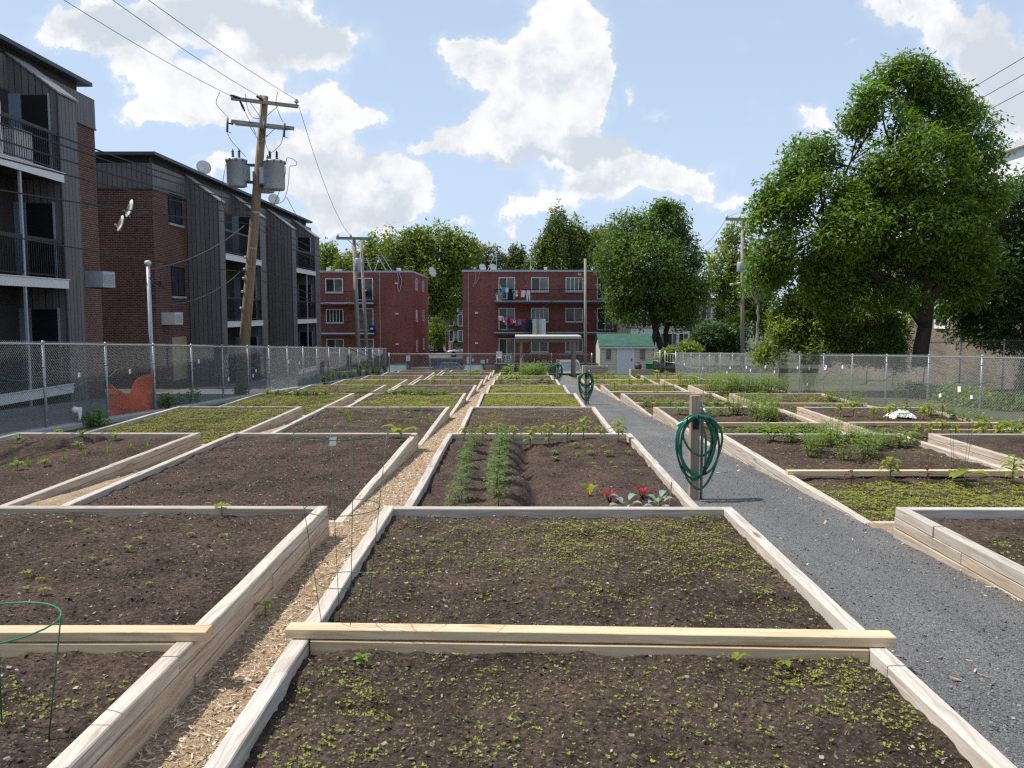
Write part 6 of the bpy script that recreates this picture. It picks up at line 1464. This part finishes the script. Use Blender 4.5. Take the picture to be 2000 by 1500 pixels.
# ================================================================== shed
ys_ = 55.0; zs = gz(ys_) + .02; x0, x1 = xx(1172, ys_), xx(1274, ys_); d_ = 3.0
sh = thing('garden_shed', 'beige sided garden shed with green shingle roof and white door', 'shed', ((x0 + x1) / 2, ys_, zs))
ze, zr_ = zz(676, ys_), zz(654, ys_ + d_ / 2)
mb = MB(); mb.box(x0, x1, ys_, ys_ + d_, zs - .1, ze)
for x, fl in ((x0, 1), (x1, 0)):
    q = [(x, ys_, ze), (x, ys_ + d_, ze), (x, ys_ + d_ / 2, zr_)]; mb.quad(q if not fl else q[::-1])
mb.build('wall', M['siding'], sh)
mb = MB(); o_ = .16; k_ = (zr_ - ze) / (d_ / 2)
for s_ in (0, 1):
    ye = ys_ - o_ if not s_ else ys_ + d_ + o_; zlow = ze - o_ * k_ + .05; ym = ys_ + d_ / 2
    a = [(x0 - .1, ye, zlow), (x1 + .1, ye, zlow), (x1 + .1, ym, zr_ + .05), (x0 - .1, ym, zr_ + .05)]
    t_ = [(p[0], p[1], p[2] + .05) for p in a]; b = len(mb.v); mb.v += a + t_
    for f in ((3, 2, 1, 0), (4, 5, 6, 7), (0, 1, 5, 4), (1, 2, 6, 5), (2, 3, 7, 6), (3, 0, 4, 7)): mb.face([b + i for i in f])
mb.build('roof', M['shingle'], sh)
mb = MB(); mb.box(x0 - .1, x1 + .1, ys_ - o_ - .03, ys_ - o_ - .002, ze - o_ * k_ - .06, ze - o_ * k_ + .05)
for x in (x0 - .02, x1 - .04): mb.box(x, x + .06, ys_ - .02, ys_ - .002, zs, ze - .12)
mb.build('trim', M['offwhite'], sh)
du0, du1 = xx(1206, ys_), xx(1237, ys_); mb = MB(); mb.box(du0, du1, ys_ - .05, ys_ - .003, zs + .02, zz(674, ys_)); dr = mb.build('door', plain('cool_white_paint', (.66, .70, .76), .4, 0, .05), sh)
mb = MB()
for a, b in ((du0 - .05, du0), (du1, du1 + .05)): mb.box(a, b, ys_ - .065, ys_ - .003, zs, zz(673, ys_))
mb.box(du0 + .02, du0 + .5, ys_ - .056, ys_ - .0505, zs + .1, zs + .12); mb.box((du0 + du1) / 2 - .01, (du0 + du1) / 2 + .01, ys_ - .056, ys_ - .0505, zs + .02, zz(674, ys_)); mb.build('door_frame', M['white'], dr)
mb = MB(); mb.box(du1 - .14, du1 - .09, ys_ - .10, ys_ - .05, zs + .95, zs + 1.1); mb.build('handle', M['darkgrey'], dr)
for u0, u1 in ((1184, 1193), (1250, 1260)):
    a, b = xx(u0, ys_), xx(u1, ys_); z0_, z1_ = zz(702, ys_), zz(681, ys_); mb = MB(); mb.box(a, b, ys_ - .03, ys_ - .003, z0_, z1_); wn = mb.build('window', M['glass_pale'], sh)
    mb = MB()
    for q in ((a - .05, a, z0_ - .05, z1_ + .05), (b, b + .05, z0_ - .05, z1_ + .05), (a, b, z1_, z1_ + .05), (a, b, z0_ - .05, z0_)): mb.box(q[0], q[1], ys_ - .05, ys_ - .003, q[2], q[3])
    mb.build('frame', M['pvc'], wn)
# planters by the shed
def planter(u0, u1, vt, y, label, h=.5):
    a, b = xx(u0, y), xx(u1, y); z1_ = zz(vt, y); zb = gz(y); o = thing('planter_box', label, 'planter', ((a + b) / 2, y, zb)); dp = .8
    for yy_ in (y, y + dp):
        mb = MB()
        for i in range(max(2, int((z1_ - zb) / .14))): mb.beam((a, yy_, z1_ - .07 - i * .14), (b, yy_, z1_ - .07 - i * .14), .045, .135, .005)
        mb.build('side_board', M['timber'], o)
    for x in (a, b):
        mb = MB(); 
        for i in range(max(2, int((z1_ - zb) / .14))): mb.beam((x, y + .03, z1_ - .07 - i * .14), (x, y + dp - .03, z1_ - .07 - i * .14), .045, .135, .005)
        mb.build('end_board', M['timber'], o)
    mb = MB(); mb.box(a + .03, b - .03, y + .03, y + dp - .03, zb + .02, z1_ - .06); mb.build('soil', M['soil'], o); return z1_
planter(1139, 1187, 715, 53.0, 'wooden planter box left of the shed door, beside the middle hose post')
zp = planter(1233, 1277, 721.5, 53.0, 'wooden planter box in front of the right shed window')
o = thing('compost_bin', 'green plastic bin standing on the planter by the shed', 'bin', (xx(1268, 53.2), 53.3, zp)); l = o.location
M['green_pl'] = plain('green_plastic', (.01, .16, .05), .4)
mb = MB(); mb.box(l.x - .2, l.x + .2, l.y - .2, l.y + .2, l.z, l.z + .3); mb.build('bin_body', M['green_pl'], o); mb = MB(); mb.box(l.x - .23, l.x + .23, l.y - .23, l.y + .23, l.z + .3, l.z + .37); mb.build('lid', M['green_pl'], o)
o = thing('water_drum', 'dark round drum on the planter left of the green bin', 'drum', (xx(1247, 53.2), 53.3, zp)); l = o.location
mb = MB(); mb.lathe([(.16, 0), (.22, .08), (.25, .2), (.22, .33), (.12, .38)], l, 12); mb.build('drum_body', M['darkgrey'], o, smooth=True); mb = MB(); mb.lathe([(.12, .38), (.10, .43), (.03, .45)], l, 10); mb.build('lid', M['black'], o)
# ================================================================== shelter
ya, yb_ = 56.5, 58.8; xa, xb = xx(1018, ya), xx(1122, ya); zt = zz(668, ya)
o = thing('garden_shelter', 'open timber shelter with flat pale roof at the end of the middle column', 'shelter', ((xa + xb) / 2, ya, gz(ya)))
for x in (xa, xb):
    for y in (ya, yb_):
        mb = MB(); mb.beam((x, y, gz(y) - .1), (x, y, zt - .02), .17, .17, .01, 0, 0, (0, 1, 0)); mb.build('post', M['grey_pole'], o)
for y in (ya, yb_):
    mb = MB(); mb.beam((xa - .35, y, zt + .1), (xb + .35, y, zt + .1), .09, .2, .008); mb.build('beam', M['grey_pole'], o)
mb = MB(); zq = zt + .2
for i in range(10): x = xa - .32 + i * (xb - xa + .64) / 9; mb.beam((x, ya - .4, zq + .04), (x, yb_ + .4, zq + .04), .06, .08, .004)
mb.build('rafter', M['grey_pole'], o)
mb = MB(); mb.beam((xa - .42, (ya + yb_) / 2, zq + .14), (xb + .42, (ya + yb_) / 2, zq + .14), yb_ - ya + 1.0, .2, .03); mb.build('roof', plain('weathered_roof', (.44, .43, .41), .8), o)
# ================================================================== laundry
GC = {}
def cloth_mat(name, c):
    if name not in GC: GC[name] = plain('cloth_' + name, c, .9, 0, .1, 6)
    return GC[name]
def garment(c, kind, w, h, mat, label, group):
    c = Vector(c)
    if kind == 'shirt': P = [(-.5, 0), (-.18, .02), (0, -.05), (.18, .02), (.5, 0), (.68, -.32), (.5, -.4), (.4, -.24), (.4, -1), (-.4, -1), (-.4, -.24), (-.5, -.4), (-.68, -.32)]
    elif kind == 'trousers': P = [(-.4, 0), (.4, 0), (.46, -.5), (.44, -1), (.14, -1), (.03, -.4), (-.03, -.4), (-.14, -1), (-.44, -1), (-.46, -.5)]
    elif kind == 'sock': P = [(-.25, 0), (.25, 0), (.25, -.7), (.6, -.82), (.55, -1), (-.1, -1), (-.25, -.8)]
    else: P = [(-.5, 0), (.5, 0), (.48, -.5), (.5, -1), (-.5, -1), (-.47, -.5)]
    mb = MB(); n = len(P)
    for s_ in (-.02, .02):
        for (a, b) in P: mb.v.append((c.x + a * w, c.y + s_ + .05 * math.sin(a * 9 + c.x * 5) * (-b), c.z + b * h))
    mb.face(range(n)); mb.face(range(2 * n - 1, n - 1, -1))
    for i in range(n): j = (i + 1) % n; mb.face((i, n + i, n + j, j))
    return tag(mb.build({'shirt': 'hanging_shirt', 'trousers': 'hanging_trousers', 'sock': 'hanging_sock', 'towel': 'hanging_towel'}[kind], mat, None, c), label, 'laundry', group)
Yl = 72.4
C_ = dict(white=(.75, .75, .75), black=(.015, .015, .018), red=(.55, .03, .035), cyan=(.05, .35, .5), navy=(.025, .03, .08), pink=(.7, .1, .2), blue=(.12, .2, .55), grey=(.35, .36, .38), cream=(.65, .62, .5), darkgrey=(.06, .06, .07), yellow=(.6, .5, .1))
top = [(978, 557, 'sock', 4, 6, 'yellow'), (983, 561, 'shirt', 8, 10, 'cyan'), (990, 562, 'towel', 6, 9, 'white'), (997, 564, 'shirt', 12, 21, 'black'), (1006, 566, 'shirt', 9, 14, 'grey'), (1009, 566, 'sock', 4, 12, 'white'), (1015, 566, 'shirt', 8, 11, 'red'), (1021, 567, 'shirt', 9, 13, 'white'), (1025, 567, 'sock', 4, 9, 'cream'), (1032, 567, 'trousers', 8, 20, 'white')]
words_ = {'sock': 'sock', 'shirt': 'shirt', 'towel': 'cloth', 'trousers': 'trousers'}
for i, (u, v, kd, w, h, c) in enumerate(top): garment(A3(u, v, Yl), kd, w * Yl / FPX, h * Yl / FPX, cloth_mat(c, C_[c]), f'{c} {words_[kd]} hanging on the top balcony line, {NTH[i]} piece from left', 'laundry on the top balcony line')
low = [(977, 617, 'shirt', 7, 9, 'white'), (983, 618, 'sock', 5, 11, 'cream'), (988, 620, 'shirt', 7, 14, 'pink'), (994, 621, 'trousers', 6, 22, 'navy'), (1000, 622, 'shirt', 7, 10, 'pink'), (1005, 622, 'towel', 5, 9, 'cream'), (1009, 622, 'shirt', 7, 15, 'red'), (1015, 623, 'shirt', 8, 12, 'blue'), (1020, 623, 'trousers', 6, 22, 'darkgrey'), (1025, 623, 'shirt', 7, 7, 'red'), (1030, 624, 'trousers', 8, 25, 'navy'), (1036, 624, 'trousers', 6, 26, 'black'), (1044, 623, 'towel', 8, 32, 'cream'), (1051, 623, 'towel', 6, 30, 'grey'), (1056, 623, 'towel', 5, 32, 'cream'), (1062, 623, 'towel', 8, 33, 'white')]
for i, (u, v, kd, w, h, c) in enumerate(low): garment(A3(u, v, Yl), kd, w * Yl / FPX, h * Yl / FPX, cloth_mat(c, C_[c]), f'{c} {words_[kd]} hanging on the middle balcony line, {NTH[i]} piece from left', 'laundry on the middle balcony line')
wire(A3(969, 552, Yl), A3(1036, 567, Yl), .12, 'clothes line on the top balcony of the laundry block', .01); wire(A3(969, 615, Yl), A3(1100, 622, Yl), .2, 'clothes line on the middle balcony of the laundry block', .01)
o = thing('plant_pot', 'grey tub with a green plant on the top balcony', 'pot', A3(976, 587.5, 73.3)); l = Vector(o.location)
mb = MB(); mb.lathe([(.26, 0), (.34, .45), (.36, .47), (.36, .52), (.3, .52)], l, 12); mb.build('tub', M['greymetal'], o); bl = [(np.array(l + Vector((0, 0, .55))), .3, .3, .12)]; crown('foliage', bl, 120, .14, 'lf_light', o, clump=.2)
def chair(c, label, mat):
    c = Vector(c); o = thing('patio_chair', label, 'chair', c)
    mb = MB(); mb.box(c.x - .25, c.x + .25, c.y - .25, c.y + .25, c.z + .4, c.z + .45); mb.build('seat', M[mat], o); mb = MB()
    for i in range(6): mb.box(c.x - .25 + i * .088, c.x - .2 + i * .088, c.y + .22, c.y + .26, c.z + .45, c.z + .9)
    mb.box(c.x - .27, c.x + .27, c.y + .22, c.y + .27, c.z + .9, c.z + .97); mb.build('backrest', M[mat], o)
    for sx in (-.24, .24):
        mb = MB(); mb.box(c.x + sx - .03, c.x + sx + .03, c.y - .25, c.y + .25, c.z + .62, c.z + .66); mb.box(c.x + sx - .02, c.x + sx + .02, c.y - .24, c.y - .2, c.z + .45, c.z + .62); mb.build('armrest', M[mat], o)
        for sy in (-.22, .22): mb = MB(); mb.box(c.x + sx - .025, c.x + sx + .025, c.y + sy - .025, c.y + sy + .025, c.z, c.z + .4); mb.build('leg', M[mat], o)
chair(A3(975, 708.5, 73.2), 'white plastic chair on the ground floor patio of the laundry block', 'white')
chair(A3(1000, 649, 73.3), 'dark chair behind the laundry on the middle balcony', 'black')
o = thing('bicycle', 'dark bicycle leaning on the ground floor patio', 'bicycle', A3(1028, 708.5, 73.0)); l = Vector(o.location)
for q in (-.5, .5): mb = MB(); mb.tube([l + Vector((q + .32 * math.cos(a), 0, .34 + .32 * math.sin(a))) for a in np.linspace(0, 6.283, 17)], .02, 5); mb.build('wheel', M['tyre'], o)
mb = MB(); f_ = [(-.5, .34), (-.2, .75), (.35, .78), (.5, .34), (.35, .78), (0, .3), (-.2, .75), (-.22, .9)]; mb.tube([l + Vector((a, 0, b)) for a, b in f_], .018, 5); mb.build('bicycle_frame', M['galv'], o)
mb = MB(); mb.box(l.x - .32, l.x - .12, l.y - .06, l.y + .06, l.z + .9, l.z + .95); mb.build('saddle', M['black'], o); mb = MB(); mb.tube([l + Vector((.33, -.25, .98)), l + Vector((.35, 0, .95)), l + Vector((.33, .25, .98))], .015, 5); mb.build('handlebar', M['black'], o)
# flag at the far lane
o = thing('flag', 'red and white banner hanging by the lane between the red blocks', 'flag', A3(880, 680, 100)); l = Vector(A3(882, 676, 100)); mb = MB(); mb.tube([A3(884, 692, 100), A3(884, 660, 100)], .04, 5); mb.build('flag_pole', M['pvc'], o)
mb = MB()
for i, (m_, a, b) in enumerate(((0, 0, .33), (1, .33, .66), (0, .66, 1))): mb.box(l.x - .7 + 1.0 * a, l.x - .7 + 1.0 * b, l.y - .02, l.y + .02, l.z - .55 - .5 * a, l.z + .6 - .3 * a, m_)
mb.build('cloth', [cloth_mat('red', C_['red']), cloth_mat('white', C_['white'])], o)
# ================================================================== cars
def car(label, loc, rz, color, suv=False, L=4.5, W=1.8):
    H = 1.72 if suv else 1.45; o = thing('parked_car', label, 'car', (0, 0, 0)); paint = plain('car_paint', color, .25, .3, .04, 1, .6)
    belt = .95 if suv else .88; sec = [(-.5, .45, .70, .82), (-.485, .3, belt - .08, .9), (-.40, .22, belt, .97), (-.1, .2, belt + .01, 1.0), (.2, .2, belt - .0, 1.0), (.30, .2, belt - .05, .98), (.44, .24, belt - .16, .92), (.5, .4, .62, .80)]
    mb = MB(); n = 10
    for (t, zl, zh, wk) in sec:
        w = W / 2 * wk; zm = (zl + zh) / 2
        for (x, z) in ((-w * .86, zl), (-w * .98, zl + .1), (-w, zm), (-w * .97, zh - .06), (-w * .88, zh), (w * .88, zh), (w * .97, zh - .06), (w, zm), (w * .98, zl + .1), (w * .86, zl)): mb.v.append((x, t * L, z))
    for i in range(len(sec) - 1):
        for k in range(n): j = (k + 1) % n; mb.face((i * n + k, i * n + j, i * n + n + j, i * n + n + k))
    mb.face(range(n - 1, -1, -1)); e = (len(sec) - 1) * n; mb.face([e + k for k in range(n)]); mb.build('body', paint, o, smooth=True)
    g = [(-.47 if suv else -.42, belt - .02, .80), (-.40 if suv else -.26, H - .06, .66), (.02, H - .05, .68), (.10 if suv else .06, H - .09, .68), (.27, belt - .03, .80)]
    mb = MB(); vb = []
    for (t, z, wk) in g:
        w = W / 2 * wk * 1.12
        mb.v += [(-w, t * L, z), (w, t * L, z)]
    gl = MB(); pts = mb.v
    lo = [(-W / 2 * .88, g[0][0] * L, belt - .02), (W / 2 * .88, g[0][0] * L, belt - .02), (W / 2 * .88, g[-1][0] * L, belt - .03), (-W / 2 * .88, g[-1][0] * L, belt - .03)]
    gl.quad([pts[0], pts[1], pts[3], pts[2]][::1]); gl.quad([pts[6], pts[7], pts[9], pts[8]])
    for s_ in (0, 1): gl.quad([pts[i * 2 + s_] for i in range(5)] if s_ == 0 else [pts[i * 2 + 1] for i in range(4, -1, -1)])
    gl.build('window', M['glass_car'], o)
    rf = MB(); rf.quad([(p[0], p[1], p[2] + .01) for p in (pts[2], pts[3], pts[5], pts[4])]); rf.quad([(p[0], p[1], p[2] + .01) for p in (pts[4], pts[5], pts[7], pts[6])])
    for s_ in (0, 1):
        for i in (0, 3):
            rf.tube([pts[i * 2 + s_], pts[i * 2 + 2 + s_]], .035, 4)
        rf.tube([pts[2 + s_], pts[4 + s_], pts[6 + s_]], .04, 4); mid = Vector(pts[4 + s_]); rf.tube([mid, (mid.x * 1.15, mid.y, belt)], .035, 4)
    rf.build('roof', paint, o)
    for sx in (-1, 1):
        for t in (-.3, .31):
            mb = MB(); c = Vector((sx * (W / 2 - .1), t * L, .32)); mb.lathe([(.2, -.1), (.31, -.1), (.33, -.06), (.33, .06), (.31, .1), (.2, .1)], c, 16, 0, (1, 0, 0)); wh = mb.build('wheel', M['tyre'], o); mb = MB(); mb.lathe([(.05, -.105), (.2, -.095), (.21, .095), (.05, .105)], c, 12, 0, (1, 0, 0)); mb.build('rim', M['rim'], wh)
        mb = MB(); mb.box(sx * W * .40 - .13, sx * W * .40 + .13, -.5 * L - .0, -.47 * L, .72, .86); mb.build('tail_lamp', M['tail'], o); mb = MB(); mb.box(sx * W * .36 - .16, sx * W * .36 + .16, .455 * L, .495 * L, .56, .68); mb.build('headlamp', M['headlamp'], o)
        mb = MB(); mb.box(sx * W * .52 - .1, sx * W * .52 + .1, .16 * L, .16 * L + .12, belt, belt + .14); mb.build('mirror', paint, o)
    mb = MB(); mb.box(-.26, .26, -.503 * L, -.49 * L, .52, .64); mb.build('number_plate', M['offwhite'], o)
    o.location = loc; o.rotation_euler = (0, 0, rz); return o
def gq(u, y, h=.03): return Vector((xx(u, y), y, (-3.94 if 60.9 < y < 73.4 else gz(y) + .02) + .0))
car('white hatchback parked nose-away in the lane between the red blocks', gq(847, 106), 0, (.75, .75, .76), True, 4.3)
car('silver sedan half hidden behind the left corner of the laundry block', gq(912, 92), math.pi / 2, (.30, .33, .35), False, 4.6)
car('dark car facing the far fence below the wall meters', gq(925, 66.6), math.pi, (.05, .055, .06), False, 4.5)
car('beige van parked under the shelter roof line behind the far fence', gq(1112, 66.8), math.pi, (.42, .40, .36), True, 4.8, 1.9)
car('grey car at the end of the left fence by the red block', gq(777, 66.4), math.pi, (.07, .075, .08), False, 4.5)
car('blue car low behind the far fence in the gap between the blocks', gq(866, 68.5), math.pi * .5, (.10, .16, .28), False, 4.3)

# ------------------------------------------------------------------ things on the nearest balconies
z3_ = 9.82 - 3.94; o = thing('storage_box', 'white panel box behind the top balcony railing of the nearest block', 'box', (-14.6, 24.3, z3_))
mb = MB(); mb.box(-14.8, -14.35, 24.0, 24.9, z3_ + .01, z3_ + .95); mb.build('box_body', M['offwhite'], o)
mb = MB(); mb.box(-14.82, -14.33, 23.98, 24.92, z3_ + .95, z3_ + 1.0); mb.build('lid', M['pvc'], o)
o = thing('hanging_cable', 'pale loose cable looped over the top railing of the nearest block', 'cable', (-14.05, 22.7, z3_ + .5)); mb = MB()
for q in range(3): mb.tube(sweep([(-14.07, 22.58 + q * .12, z3_ + 1.7), (-14.05, 22.7 + q * .12, z3_ + 1.4), (-14.04, 22.75 + q * .07, z3_ + .8), (-14.04, 22.7 + q * .12, z3_ + .3), (-14.04, 22.8 + q * .06, z3_ + .05)], 5), .014, 4)
mb.build('cable_loop', M['paper'], o)
